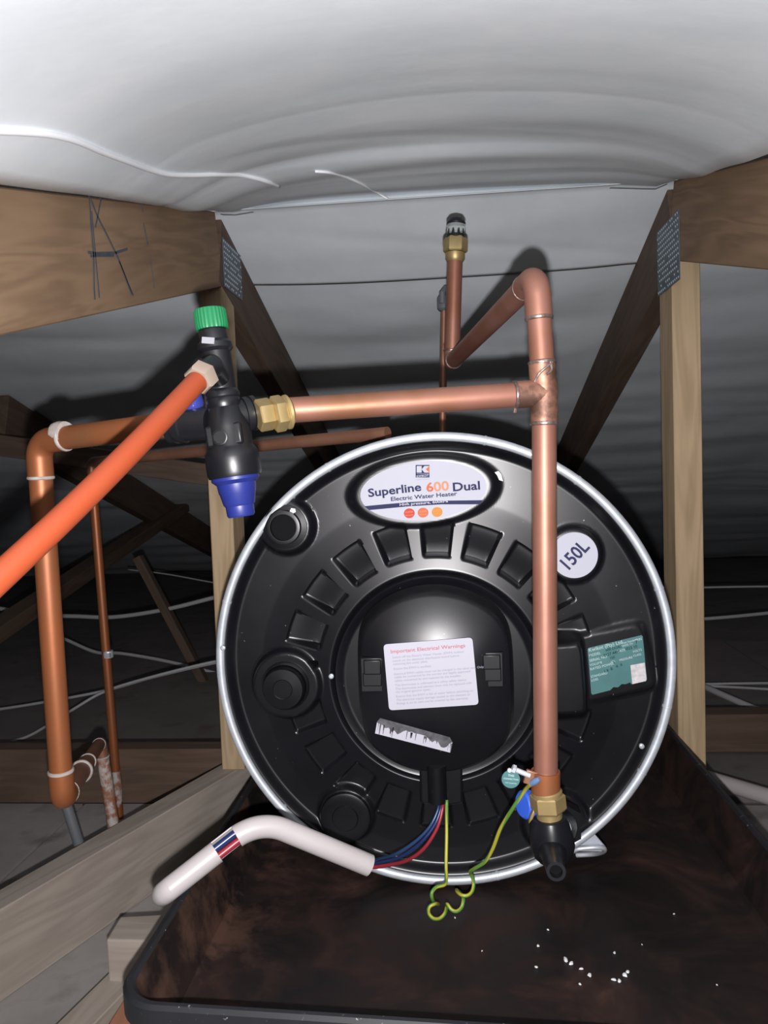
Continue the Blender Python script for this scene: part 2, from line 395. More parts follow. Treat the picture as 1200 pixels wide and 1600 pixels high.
# ------------------------------------------------------------------ roof trusses
CH = .122
def truss(side, xin, label, post_to):
    s = -1 if side < 0 else 1; xc = xin + s * .02
    t = thing('roof_truss', label, 'truss', (xc, YR, post_to), 'roof trusses')
    dz = CH / 2
    e = V((0, -.2, 0))
    def top(y): return V((xc, y, chord_top(y) - dz))
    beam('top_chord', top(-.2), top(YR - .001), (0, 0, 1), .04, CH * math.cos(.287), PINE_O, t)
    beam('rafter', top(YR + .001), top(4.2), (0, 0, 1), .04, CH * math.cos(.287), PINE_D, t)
    return t, xc
tl, xcl = truss(-1, XL, 'left roof truss with pen letter A on its near chord', -.51)
tr, xcr = truss(1, XR, 'right roof truss of unmarked timber with pale king post', -.62)
beam('king_post', (xcl, YR + .035, -.51), (xcl, YR + .035, .318), (0, -1, 0), .04, .07, PINE, tl)
beam('king_post', (xcr + .002, YR + .035, -.62), (xcr + .002, YR + .035, .318), (0, -1, 0), .044, .07, PINE, tr)
beam('bottom_chord', (xcr, .9, -.665+.1), (xcr, 3.5, -.665+.1), (0, 0, 1), .04, .11, PINE_D, tr)
def nail_plate(parent, X, s, y0, y1, z0, z1):
    mb = MB(); mb.box((X - s * .0008, (y0 + y1) / 2, (z0 + z1) / 2), .0012, y1 - y0, z1 - z0)
    o = obj('nail_plate', mb, ZINC, parent, label='grey galvanised nail plate')
    tb = MB(); ny = int((y1 - y0) / .009); nz = int((z1 - z0) / .0085)
    for j in range(nz):
        for i in range(ny):
            if random.random() < .12: continue
            y = y0 + (i + .5 + .25 * (j % 2)) * (y1 - y0) / ny; z = z0 + (j + .5) * (z1 - z0) / nz
            if y > y1 - .003: continue
            x = X - s * .0014
            tb.add([(x, y - .0015, z - .002), (x, y + .0015, z - .002), (x, y + .0015, z + .002), (x, y - .0015, z + .002), (x - s * .0014, y, z + .0008)],
                   [(0, 1, 4), (1, 2, 4), (2, 3, 4), (3, 0, 4)])
    obj('teeth', tb, ZTOOTH, o, kind='stuff', smooth=False)
a = PX(348, 368, XL); b_ = PX(378, 480, XL)
nail_plate(tl, XL, -1, 1.265, 1.375, b_.z + .012, a.z - .005)
nail_plate(tr, XR, 1, 1.205, 1.325, PX(1040, 455, XR).z, PX(1040, 350, XR).z)
# pen marks on the left chord
def stroke(mb, pts, wpx):
    for (p, q) in zip(pts, pts[1:]):
        a = PX(*p, XL + .0006); b2 = PX(*q, XL + .0006); d = (b2 - a).normalized(); n = V((1, 0, 0)).cross(d) * (wpx * .00055)
        mb.prism([a - n, b2 - n, b2 + n, a + n], (.0004, 0, 0))
pm = MB()
stroke(pm, [(139, 303), (142, 350), (146, 400), (147, 452), (148, 468)], 2.2)
stroke(pm, [(143, 330), (149, 400), (155, 465)], 1.8)
stroke(pm, [(142, 312), (152, 338), (166, 365), (184, 402), (198, 440), (206, 460)], 2.4)
stroke(pm, [(158, 310), (152, 340), (149, 355)], 1.6)
stroke(pm, [(186, 408), (208, 462)], 2.2)
stroke(pm, [(137, 394), (150, 396), (180, 395), (199, 389)], 2.6)
stroke(pm, [(141, 400), (178, 399)], 2.2)
obj('pen_letter', pm, PEN, tl, label='letter A in blue pen', smooth=False)
for pts_, w_ in (([(219, 308), (223, 332)], 1.3), ([(224, 348), (231, 382)], 1.6), ([(234, 400), (238, 425), (241, 450)], 1.0)):
    pm = MB(); stroke(pm, pts_, w_); obj('pen_stroke', pm, PEN, tl, smooth=False)

# left floor beam that carries the left king post
bm0 = V((-.60, .70, -.565)); d = V((.154, .379, 0)).normalized(); n = V((-d.y, d.x, 0))
p0 = V((-.551, .831, -.565)) + n * .021 - d * .25; p1 = p0 + d * .80
beam('floor_beam', p0, p1, (0, 0, 1), .042, .11, PINE_G, label='pale grey sawn beam running along the left of the tray', cat='beam')

# timbers beyond and below
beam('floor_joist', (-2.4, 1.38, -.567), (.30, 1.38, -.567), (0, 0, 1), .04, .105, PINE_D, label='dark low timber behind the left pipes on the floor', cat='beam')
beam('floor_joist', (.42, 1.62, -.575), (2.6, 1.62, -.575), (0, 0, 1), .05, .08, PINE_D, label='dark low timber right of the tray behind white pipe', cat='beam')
def far_strut(a, b_, wd, ht, label, name='roof_strut', m_=None):
    beam(name, a, b_, (0, -1, 0), ht, wd, m_ or PINE_D, label=label, cat='timber')
far_strut(PX(-60, 1022, -1.15), PX(285, 792, -1.15), .04, .06, 'dim sloping strut behind the left copper pipes')
far_strut(P(215, 870, 2.2), P(345, 1115, 2.2), .03, .025, 'thin dim strut leaning down towards the heater from the left')
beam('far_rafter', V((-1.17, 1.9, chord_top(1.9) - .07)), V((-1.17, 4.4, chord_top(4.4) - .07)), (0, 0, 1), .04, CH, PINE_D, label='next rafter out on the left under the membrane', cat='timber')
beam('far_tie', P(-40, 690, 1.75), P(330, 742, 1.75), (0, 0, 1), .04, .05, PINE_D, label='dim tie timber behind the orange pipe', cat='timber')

# packing blocks under the tray
def block(name, px, Zt, h, label, m_):
    pts = [PZ(*p, Zt) for p in px]; mb = MB(); mb.prism(pts, (0, 0, -h)); return obj(name, mb, m_, bevel=.002, label=label, cat='wood block', smooth=False)
block('packing_block', [(166, 1468), (188, 1432), (262, 1428), (246, 1470)], -.535, .085, 'pale square block against the tray beside the floor beam', PINE_G)
beam('packing_strip', PZ(92, 1648, -.60), PZ(208, 1528, -.60), (0, 0, 1), .04, .03, PINE_G, label='pale strip of wood lying by the tray corner', cat='wood block')
beam('packing_strip', PZ(150, 1690, -.603), PZ(226, 1560, -.603), (0, 0, 1), .03, .028, wood('red_wood', (.30, .12, .07), (.42, .20, .13)), label='reddish strip of wood under the tray corner', cat='wood block')

# ================================================================== DRIP TRAY
def rrect(x0, x1, y0, y1, r, seg=8):
    pts = []
    for cx, cy, a0 in ((x1 - r, y0 + r, -90), (x1 - r, y1 - r, 0), (x0 + r, y1 - r, 90), (x0 + r, y0 + r, 180)):
        for k in range(seg + 1):
            a = math.radians(a0 + 90 * k / seg); pts.append((cx + r * math.cos(a), cy + r * math.sin(a)))
    return pts
TZ, TF = -.44, -.508
tray = thing('drip_tray', 'black plastic drip tray with rust stains under the water heater', 'drip tray', (.024, 1.3, TF - .004))
tx0, tx1, ty0, ty1 = -.297, .349, .574, 2.02
rings = [(-.003, TZ - .022, .04), (-.003, TZ - .003, .04), (0, TZ, .038), (.004, TZ, .036), (.007, TZ - .003, .034), (.016, TZ - .03, .032), (.026, TF + .006, .028), (.034, TF, .026)]
mb = MB(); loops = []
for ins, z, r in rings:
    lp = rrect(tx0 + ins, tx1 - ins, ty0 + ins, ty1 - ins, max(.012, r)); loops.append([V((x, y, z)) for x, y in lp])
def skew(p): return V((p.x, p.y + .016 * (-(p.x) / .32) * sstep(1.2, .6, p.y) * 1.0, p.z))
n = len(loops[0])
rimb = MB(); inb = MB()
for lp in loops[:5]: rimb.v += [skew(p) for p in lp]
for j in range(4):
    for i in range(n): rimb.f.append((j * n + i, j * n + (i + 1) % n, (j + 1) * n + (i + 1) % n, (j + 1) * n + i))
for lp in loops[4:]: inb.v += [skew(p) for p in lp]
for j in range(3):
    for i in range(n): inb.f.append((j * n + i, j * n + (i + 1) % n, (j + 1) * n + (i + 1) % n, (j + 1) * n + i))
inb.f.append(tuple(3 * n + i for i in range(n)))
obj('tray_rim', rimb, TRAYRIM, tray); obj('tray_basin', inb, TRAY, tray)
outb = MB(); o0 = [V((x, y, TZ - .022)) for x, y in rrect(tx0 + .002, tx1 - .002, ty0 + .002, ty1 - .002, .04)]; o1 = [V((x, y, TF - .004)) for x, y in rrect(tx0 + .022, tx1 - .022, ty0 + .022, ty1 - .022, .03)]
outb.v = [skew(p) for p in o0 + o1]; n2 = len(o0)
for i in range(n2): outb.f.append((i, (i + 1) % n2, n2 + (i + 1) % n2, n2 + i))
outb.f.append(tuple(n2 + i for i in range(n2)))
obj('tray_side', outb, TRAYRIM, tray)
# supports under the tray
for yy in (.95, 1.75):
    beam('tray_bearer', (-.28, yy, FZ + .053), (.33, yy, FZ + .053), (0, 0, 1), .05, .106, PINE_G, label='sawn bearer crosswise under the drip tray, ' + ('front one' if yy < 1 else 'rear one'), cat='beam', group='bearers under the tray')

# ================================================================== WATER HEATER
YF = .885; TC = V((-.017, YF, -.231)); TR = .2725
def FP(px, py, h=0.): return P(px, py, YF - h)
heater = thing('water_heater', 'round black electric water heater lying in the drip tray, end cap facing', 'water heater', (TC.x, YF, TC.z - TR))
sh = MB(); sh.lathe([(.05, .03), (TR - .006, .03), (TR - .004, .004), (TR - .003, 1.02), (TR - .02, 1.06), (.02, 1.07)], TC, (0, 1, 0), 96)
obj('tank_shell', sh, SHELL, heater)
HC = FP(682, 1064, .015); HX, HZ = HC.x, HC.z
def fpx(px, py, h=0.): p = FP(px, py, h); return p.x, p.z
pads = []   # (kind, cx, cz, a, b, rot, height)
ox, oz = fpx(661, 767); pads.append(('e', ox, oz, .0795, .0385, math.radians(3.5), -.005))
cx_, cz_ = fpx(898, 868); pads.append(('e', cx_, cz_, .029, .029, 0, -.005))
gx, gz = fpx(961, 1039); pads.append(('r', gx, gz, .040, .037, math.radians(12), -.008))
px_, pz_ = fpx(886, 1060); pads.append(('r', px_, pz_, .017, .038, math.radians(3), .006))
lx, lz = fpx(447, 1070); pads.append(('e', lx, lz, .0385, .0385, 0, .004))
ux, uz = fpx(446, 823); pads.append(('e', ux, uz, .029, .029, 0, .002))
bx_, bz_ = fpx(540, 1276); pads.append(('e', bx_, bz_, .030, .030, 0, -.003))
dx_, dz_ = fpx(870, 1290); pads.append(('e', dx_, dz_, .036, .036, 0, -.004))
def cap_h(x, z):
    rc = math.hypot(x - TC.x, z - TC.z); dx, dz = x - HX, z - HZ; rh = math.hypot(dx, dz); th = math.atan2(dx, dz)
    h = -.013 + .011 * sstep(.250, .262, rc)
    edge = 1 - sstep(.236, .250, rc)
    hub = max(0.0, min(1.0, (.215 - rh) / .088)) ** 1.25
    # pockets cut into the hub flank, ribs stay between them
    K = 20; u = (th / (2 * math.pi) * K + .5 - .11) % 1.0 - .5          # 0 in the middle of a pocket
    wd = abs(u) * 2 * math.pi / K
    pk = sstep(.112, .092, wd) * sstep(.1435, .1475, rh) * (1 - sstep(.186, .188, rh))
    h += .0125 * hub * lerp(1, edge, .5)
    top = 1.0 if math.cos((math.floor(th / (2 * math.pi) * K + .5 - .11) + .11) / K * 2 * math.pi) > -.15 else 0.0; h = lerp(h, -.0145 - .010 * top * sstep(.190, .140, rh) - .0015 * (1 - top), pk * lerp(.75, 1, top))
    # groove and lip round the element cover
    g = math.exp(-((rh - .1245) / .0018) ** 2); h -= .006 * g
    h += .002 * math.exp(-((rh - .1205) / .002) ** 2)
    if rh < .12: h = h - .004 * sstep(.118, .110, rh)
    for kd, cx, cz, a, b2, rot, ph in pads:
        ex, ez = x - cx, z - cz; c, s = math.cos(rot), math.sin(rot); ex, ez = ex * c + ez * s, -ex * s + ez * c
        if abs(ex) > a * 1.6 or abs(ez) > b2 * 1.6: continue
        if kd == 'e': q = math.hypot(ex / a, ez / b2)
        else: q = ((abs(ex) / a) ** 8 + (abs(ez) / b2) ** 8) ** .125
        mk = 1 - sstep(1.0, 1.0 + .007 / min(a, b2), q)
        h = lerp(h, ph, mk)
    return h
cap = MB(); NA, NR = 600, 160
for i in range(NR + 1):
    rr_ = .2685 * (i / NR); tt = sstep(.192, .266, rr_); qx, qz = lerp(HX, TC.x, tt), lerp(HZ, TC.z, tt)
    for j in range(NA):
        an = 2 * math.pi * j / NA; r1 = rr_ if i else 1e-5
        x = qx + r1 * math.cos(an); z = qz + r1 * math.sin(an)
        cap.v.append(V((x, YF - cap_h(x, z), z)))
for i in range(NR):
    for j in range(NA): cap.f.append((i * NA + j, i * NA + (j + 1) % NA, (i + 1) * NA + (j + 1) % NA, (i + 1) * NA + j))
obj('end_cap', cap, BLACKP, heater, sharp=60)
rim = MB()
rim.lathe([(TR - .0062 + .0052 * math.cos(t), .0045 * math.sin(t) - .001) for t in [2 * math.pi * k / 12 for k in range(13)]], TC, (0, 1, 0), 160, cap0=False, cap1=False)
obj('rim', rim, STEEL, heater, label='bright metal rim')
for a in (18, 52, 77, 118, 163, 222, 283, 305, 330, 348):
    r_ = math.radians(a); c = TC + V((math.cos(r_), 0, math.sin(r_))) * (TR - .0062)
    cb = MB(); cb.lathe([(.0050, -.0020), (.0058, -.0011), (.0058, .0011), (.0050, .0020)], c, (-math.sin(r_), 0, math.cos(r_)), 14, cap0=False, cap1=False)
    obj('rim_crimp', cb, STEEL, heater)

# element cover
cov = MB(); CX, CZ = fpx(680, 1063, .02)
NA2, NR2 = 160, 40
def cov_R(an):
    R = .111; c = abs(math.cos(an)); hw = .0915
    r1 = hw / c if c > 1e-4 else 9
    return (R ** -14 + r1 ** -14) ** (-1 / 14)
for i in range(NR2 + 1):
    s = i / NR2
    for j in range(NA2):
        an = 2 * math.pi * j / NA2; R = cov_R(an) * s + 1e-6
        if s < .9: hh = .030 + .020 * (1 - (s / .9) ** 2.2)
        else: hh = lerp(.030, .004, ((s - .9) / .1) ** 2.2)
        x = CX + R * math.cos(an); z = CZ + R * math.sin(an)
        # flatter lower half, the shoulder of the dome sits high
        dz = (z - CZ) / .11
        hh -= .006 * sstep(0, -1, dz) * (1 - s)
        cov.v.append(V((x, YF - .006 - hh, z)))
for i in range(NR2):
    for j in range(NA2): cov.f.append((i * NA2 + j, i * NA2 + (j + 1) % NA2, (i + 1) * NA2 + (j + 1) % NA2, (i + 1) * NA2 + j))
obj('element_cover', cov, COVERP, heater, sharp=50)
def latch(px, py):
    l = MB(); l.box(FP(px, py, .038), .026, .016, .040); l.box(FP(px, py - 10, .047), .020, .006, .017); l.box(FP(px, py + 9, .044), .022, .006, .016)
    obj('latch', l, COVERP, heater, bevel=.0015)
latch(582, 1052); latch(768, 1044)
neck = MB(); a = [(655, 1185), (722, 1185), (724, 1256), (698, 1260), (656, 1256)]
neck.prism([FP(*p, .034) for p in a], (0, .034, 0)); obj('cable_outlet', neck, COVERP, heater, bevel=.003)
neck2 = MB(); neck2.tube([FP(682, 1195, .036), FP(684, 1252, .036)], .011, 20); obj('outlet_ridge', neck2, COVERP, heater)

# ports
pl = MB(); o_ = V((lx, YF - .003, lz)); pl.lathe([(.030, -.002), (.029, .004), (.0265, .006), (.0255, .003), (.025, .013), (.0235, .016), (.012, .017), (.011, .0162)], o_, (0, -1, 0), 48)
obj('port_plug', pl, BLACKP, heater)
pt = MB(); o_ = V((ux, YF - .001, uz)); pt.lathe([(.027, -.002), (.0265, .003), (.0205, .005), (.0198, .012), (.0172, .0125), (.0158, .0125), (.0170, .0105), (.0160, .0085), (.0170, .0065), (.0160, .0045), (.0165, .003)], o_, (0, -1, 0), 48, cap1=False)
obj('threaded_port', pt, COVERP, heater)
ph_ = MB(); ph_.lathe([(.0164, 0), (.0160, .0006)], o_ + V((0, -.0032, 0)), (0, -1, 0), 32); obj('port_hole', ph_, DARKHOLE, heater)
bd = MB(); bd.lathe([(.031, 0), (.030, .005), (.027, .006), (.016, .0055), (.015, .007), (.004, .007)], V((bx_, YF + .001, bz_)), (0, -1, 0), 48); obj('blanking_disc', bd, BLACKP, heater)
# chipped white bits on the cap
ch = MB(); ch.prism([FP(p, q, .0065) for p, q in ((773, 738), (779, 736), (783, 741), (786, 752), (780, 750), (777, 743))], (0, .003, 0))
obj('scrape_mark', ch, FLAKE, heater, label='small white scrape', smooth=False); ch = MB()
ch.prism([FP(p, q, .008) for p, q in ((451, 802), (455, 794), (461, 795), (462, 800), (456, 803))], (0, .003, 0))
obj('scrape_mark', ch, FLAKE, heater, label='small white scrape', smooth=False)
# foot bracket
ft = MB(); ft.tube(spline([P(893, 1331, .90), P(905, 1326, .895), P(938, 1324, .895), P(944, 1329, .905), P(930, 1334, .93), P(900, 1336, .94)], 5), .0032, 8)
ft.prism([P(905, 1321, .90), P(928, 1302, .90), P(948, 1325, .90), P(940, 1331, .90), P(905, 1331, .90)], (0, .003, 0))
obj('foot_bracket', ft, STEEL, heater, bevel=.001)
for sx_ in (-.13, .13):
    for sy_ in (.12, .85):
        q = MB(); q.box(TC + V((sx_, sy_, -.2545)), .10, .04, .04); obj('cradle_foot', q, SHELL, heater)
for p in ((518, 1056), (349, 1012), (1002, 1165)):
    q = MB(); q.lathe([(.003, 0), (.003, .003), (.0015, .004)], FP(*p, .012 if p[0] < 400 or p[0] > 900 else .016), (0, -1, 0), 10); obj('screw', q, STEEL, heater)

# --- labels
def fr(ang):
    a = math.radians(ang); return V((math.cos(a), 0, math.sin(a))), V((-math.sin(a), 0, math.cos(a)))
def ellipse(c, a, b2, right, up, n=48): return [c + right * a * math.cos(2 * math.pi * k / n) + up * b2 * math.sin(2 * math.pi * k / n) for k in range(n)]
def plate(name, pts, m_, parent, th=.0007, label=None):
    q = MB(); q.prism(pts, (0, th, 0)); return obj(name, q, m_, parent, label=label, smooth=False)
H = -.0038 + .0005
rt, up = fr(3.2)
c = FP(661, 767, H)
lab = plate('brand_label', ellipse(c, .0745, .0345, rt, up), LABEL, heater, label='white oval brand label')
def at(px, py, h=H + .0006): return FP(px, py, h)
K = YF / F
t = MB(); put_text(t, 'Superline', at(617, 771.5), *fr(5), width=84 * K, bold=.024, ysc=.8); put_text(t, 'Dual', at(729, 766), *fr(2), width=42 * K, bold=.024, ysc=.8)
put_text(t, 'Electric Water Heater', at(662, 778.5), *fr(3), width=104 * K, bold=.02, ysc=.78)
obj('lettering', t, NAVY, lab, smooth=False)
t = MB(); put_text(t, '6', at(672, 767.8), *fr(3), width=11 * K, bold=.024, ysc=.85); obj('lettering', t, SALMON, lab, smooth=False)
t = MB(); put_text(t, '00', at(690, 766.8), *fr(3), width=24 * K, bold=.024, ysc=.85); obj('lettering', t, PALEO, lab, smooth=False)
plate('label_band', [at(*p) for p in ((569, 791), (600, 788), (640, 784.5), (680, 782.5), (755, 781.5), (749, 788), (690, 788), (640, 791), (577, 797))], NAVY, lab)
t = MB(); put_text(t, 'High pressure, 600kPa', at(662, 787.6, H + .0012), *fr(2.6), width=76 * K, bold=.02, ysc=.72); obj('lettering', t, LABEL, lab, smooth=False)
for (p, m_) in (((639.5, 802), RED), ((661, 801), SALMON), ((683, 800), AMBER)):
    bd_ = plate('badge', ellipse(at(*p), .0064, .0058, rt, up, 24), m_, lab)
t = MB()
for p in ((639.5, 802), (661, 801), (683, 800)):
    put_text(t, 'SUPER', at(p[0], p[1] - .5, H + .0012), *fr(3), width=12 * K); put_text(t, 'PRESSURE', at(p[0], p[1] + 4, H + .0012), *fr(3), width=13 * K)
obj('lettering', t, PALEO, lab, smooth=False)
lg = MB()
def rect(x0, y0, x1, y1, h=H + .0006): return [at(x0, y1, h), at(x1, y1, h), at(x1, y0, h), at(x0, y0, h)]
for r_ in ((649.5, 726.5, 651, 746), (649.5, 726.5, 671, 728), (649.5, 738.5, 671, 740), (649.5, 740.5, 671, 746)): lg.prism(rect(*r_), (0, .0005, 0))
lg.prism([at(*p) for p in ((652, 738.5), (655, 738.5), (655, 728), (652, 728))][::-1], (0, .0005, 0)) if False else None
for pp in (((656, 728), (658.6, 728), (658.6, 738.6), (656, 738.6)), ((658.6, 733), (663, 728), (671, 728), (671, 729), (665.5, 733.3), (671, 738), (671, 738.6), (663, 738.6))): pass
lg.prism([at(*p) for p in ((655.4, 738.6), (655.4, 728), (651, 728), (651, 738.6))], (0, .0005, 0)) if False else None
lg.prism([at(*p) for p in ((658.8, 728), (663.2, 728), (658.8, 733.2))], (0, .0005, 0)); lg.prism([at(*p) for p in ((658.8, 733.4), (663.2, 738.6), (658.8, 738.6))], (0, .0005, 0))
obj('logo', lg, NAVY, lab, smooth=False)
lg2 = MB(); lg2.prism([at(*p) for p in ((671, 728.2), (671, 738.4), (665.2, 733.3))], (0, .0005, 0)); obj('logo_triangle', lg2, SALMON, lab, smooth=False)
t = MB(); put_text(t, 'KWIKOT', at(660.3, 745.2, H + .0012), *fr(2.5), width=19 * K, bold=.02); obj('lettering', t, LABEL, lab, smooth=False)
t = MB(); put_text(t, 'a member of the group', at(660.5, 749.5), *fr(2.5), width=20 * K); obj('lettering', t, GREYT, lab, smooth=False)

rt0, up0 = fr(0)
c = FP(897.5, 867.5, -.0042)
l2 = plate('capacity_label', ellipse(c, .0268, .0268, rt0, up0), LABEL, heater, label='round white label with the volume')
t = MB(); put_text(t, '150L', FP(904, 875, -.0034), *fr(46), width=47 * K, bold=.02, ysc=1.15); obj('lettering', t, NAVY, l2, smooth=False)

# warning label, on the element cover
HW = .0575; KW = (YF - HW) / F
def wl(px, py, h=HW): return FP(px, py, h)
def rquad(cs, r=.12, seg=5):
    out = []; n = len(cs)
    for i in range(n):
        a, b2, c2 = cs[i - 1], cs[i], cs[(i + 1) % n]; u = (a - b2).normalized() * .0045; v_ = (c2 - b2).normalized() * .0045
        for k in range(seg + 1):
            tt = k / seg; out.append(b2 + u * (1 - tt) ** 2 + v_ * tt ** 2)
    return out
l3 = plate('warning_label', rquad([wl(608, 1110), wl(748, 1101), wl(738, 996), wl(599, 1007)]), LABELW, heater, label='white rectangular warning label')
t = MB(); put_text(t, 'Important Electrical Warnings', wl(668.5, 1016, HW + .0006), *fr(4), width=118 * KW, bold=.014, ysc=.82); obj('lettering', t, PINKR, l3, smooth=False)
lines = [(613, 1029, 'Switch off the Electric Water Heater (EWH) isolator'), (613.5, 1034.5, 'switch on the electrical distribution board before'), (614, 1039.5, 'removing this cover plate.'),
         (615, 1047, 'Ensure the EWH is earthed.'),
         (615.5, 1055, 'Electrical EWH cables must not be changed in the same size. Only'), (616, 1060, 'cables be connected by the correct and legally approved'), (616.5, 1065.5, 'cables connected by and repaired by the installer.'),
         (617.5, 1072.5, 'The thermostat is calibrated as a safety safety device.'), (618, 1078, 'The thermostat and element must only be replaced with'), (618.5, 1083, 'the original genuine types.'),
         (619, 1090, 'Ensure that the EWH is full of water before switching on.'), (619.5, 1095.5, 'The electrical supply damage caused to the element or'), (620, 1101, 'fittings is on its own not be covered by the warranty.')]
t = MB()
for (x, y, s) in lines: put_text(t, s, wl(x, y, HW + .0006), *fr(4), size=5.3 * KW, bold=.004, align='LEFT', ysc=.95)
obj('lettering', t, GREYT, l3, smooth=False)
# torn label strip
top = []; random.seed(3)
base0, base1 = (586, 1146), (703, 1176)
for i in range(27):
    tt = i / 26; x = lerp(589, 707, tt); y = lerp(1129, 1160, tt) + (0 if i in (0, 26) else random.choice((1, 3, 8, 11, 5, 9)) * (.6 + .5 * math.sin(tt * 9)) * (.4 if tt < .1 else 1))
    top.append((x, y))
pts = [FP(*base0, .055), FP(*base1, .055)] + [FP(*p, .055) for p in reversed(top)]
tl_ = plate('torn_label', pts, LABELW, heater, label='torn remnant of a white label strip')
random.seed(11); sm = MB()
for i in range(30):
    tt = random.random(); x = lerp(590, 706, tt); y = lerp(1130, 1162, tt); L = random.uniform(3, 14) * (1.2 if tt < .25 else 1)
    x2 = x - L * .16
    w_ = random.uniform(.4, 1.3)
    sm.prism([FP(x2 - w_ * .4, y + L, .0557), FP(x2 + w_ * .4, y + L, .0557), FP(x + w_, y, .0557), FP(x - w_, y, .0557)], (0, .0004, 0))
obj('scratch', sm, RESIDUE, tl_, smooth=False)
plate('glue_residue', [FP(*p, .0549) for p in ((586, 1145), (702, 1175), (707, 1160), (703, 1152), (594, 1122), (589, 1128))], RESIDUE, heater, th=.0005)

# rating plate
HG = -.0065
def rp(px, py, h=HG): return FP(px, py, h)
def gq(u, v_, h=HG):   # u,v in 0..1 across the plate
    a = V((918, 1013, 0)).lerp(V((1004, 992, 0)), u); b2 = V((924, 1086, 0)).lerp(V((1011, 1064, 0)), u); p = a.lerp(b2, v_); return FP(p.x, p.y, h)
l4 = plate('rating_label', rquad([gq(0, 1), gq(.35, 1), gq(.42, .965), gq(.50, .975), gq(.60, .94), gq(.70, .985), gq(1, 1), gq(1, 0), gq(0, 0)])[0:0] or [gq(*p) for p in ((.02, 1), (.34, 1), (.40, .95), (.48, .98), (.55, .93), (.62, .955), (.70, .94), (.72, .985), (.98, 1), (1, .96), (1, .03), (.98, 0), (.02, 0), (0, .03), (0, .97))], TEAL, heater, label='teal rating label with scraped lower edge')
ga = -math.degrees(math.atan2(-(1013 - 992), 86)); gr, gu = fr(ga)
t = MB()
for (u, v_, s, sz) in ((.02, .085, 'Kwikot (Pty) Ltd', 6.3), (.62, .09, 'Test Standard', 3.4), (.62, .15, 'SANS 151', 3.4), (.86, .10, 'SABS', 4), (.02, .19, 'MODEL', 4.4), (.02, .30, 'SERIAL NO', 4.6), (.02, .39, 'VOLUME', 4.0), (.02, .48, 'RATED POWER', 4.4), (.52, .25, 'DATE', 4.4), (.55, .44, 'PRESSURE', 3.8), (.40, .43, 'kPa', 3.6), (.80, .33, 'VOLTS', 3.8), (.02, .64, 'STANDARD', 4), (.02, .72, 'LOSS', 4), (.80, .42, 'CLASS', 3.6)):
    put_text(t, s, gq(u, v_, HG + .0008), gr, gu, size=sz * K * 1.25, bold=.012, align='LEFT')
obj('lettering', t, TEALT, l4, smooth=False)
t = MB()
for (u, v_, s, sz) in ((.32, .16, '600 DUAL', 4.8), (.28, .26, '0127 4495', 5), (.38, .35, '150', 4.6), (.66, .24, '2022 10', 5), (.86, .155, '7', 6), (.43, .46, '3', 5), (.26, .60, '1.9', 5), (.38, .585, 'B', 5), (.48, .56, '4', 5), (.56, .545, '6', 5)):
    put_text(t, s, gq(u, v_, HG + .0008), gr, gu, size=sz * K * 1.2, bold=.025, align='LEFT')
obj('lettering', t, TEALD, l4, smooth=False)
plate('blank_patch', [gq(*p, HG + .0006) for p in ((.735, .99), (.98, .995), (.995, .96), (.99, .60), (.735, .58))], SILV, l4, th=.0004, label='silver patch in the label corner')

# ================================================================== COPPER PIPEWORK
def ring(mb, p, d, r, w_=.002, t_=.0012):
    mb.lathe([(r - .0006, -w_), (r + t_ * .7, -w_ * .6), (r + t_, 0), (r + t_ * .7, w_ * .6), (r - .0006, w_)], p, d, 24, cap0=False, cap1=False)
def straight(parent, a, b_, r, m_, name='pipe', **kw):
    a, b_ = V(a), V(b_); q = MB(); n_ = 10; q.tube([a.lerp(b_, i / n_) for i in range(n_ + 1)], r, 24); return obj(name, q, m_, parent, **kw)
def elbow(parent, a, c, b_, r, m_, bend=.022, leg=.010, name='elbow', rings=None):
    """c is the corner, a / b_ the far points of the two legs"""
    a, c, b_ = V(a), V(c), V(b_); da = (a - c).normalized(); db = (b_ - c).normalized(); t = bend / math.tan(da.angle(db) / 2)
    pth = fillet([c + da * (t + leg), c, c + db * (t + leg)], bend, 10)
    q = MB(); q.tube(pth, r * 1.09, 24); o = obj(name, q, m_, parent)
    if rings:
        for d_ in (da, db): q = MB(); ring(q, c + d_ * (t + leg), d_, r * 1.05); obj('solder_joint', q, rings, parent)
    return c + da * (t + leg * .5), c + db * (t + leg * .5)
R22 = .0110
pw = thing('copper_pipework', 'bright soldered copper pipe tree in front of the heater, from tee to valves', 'pipe', P(854, 1235, .69))
A = P(853, 1236, .69); T = P(850, 614, .69); E = P(838, 432, .69); D = P(706, 566, 1.10); U = P(711, 404, 1.10); HZN = P(452, 641, .645)
tee_top = T + (E - T).normalized() * .027; tee_bot = T + (A - T).normalized() * .027; tee_l = T + (HZN - T).normalized() * .027
straight(pw, A, tee_bot, R22, COPPER)
q = MB(); q.tube([tee_top, T, tee_bot], R22 * 1.1, 24); q.tube([T, tee_l], R22 * 1.1, 24); obj('tee', q, COPPER_B, pw, label='heat-stained copper tee')
for p_, e_ in ((tee_top, E), (tee_bot, A), (tee_l, HZN)): q = MB(); ring(q, p_, e_ - T, R22 * 1.06); obj('solder_joint', q, SOLDER, pw)
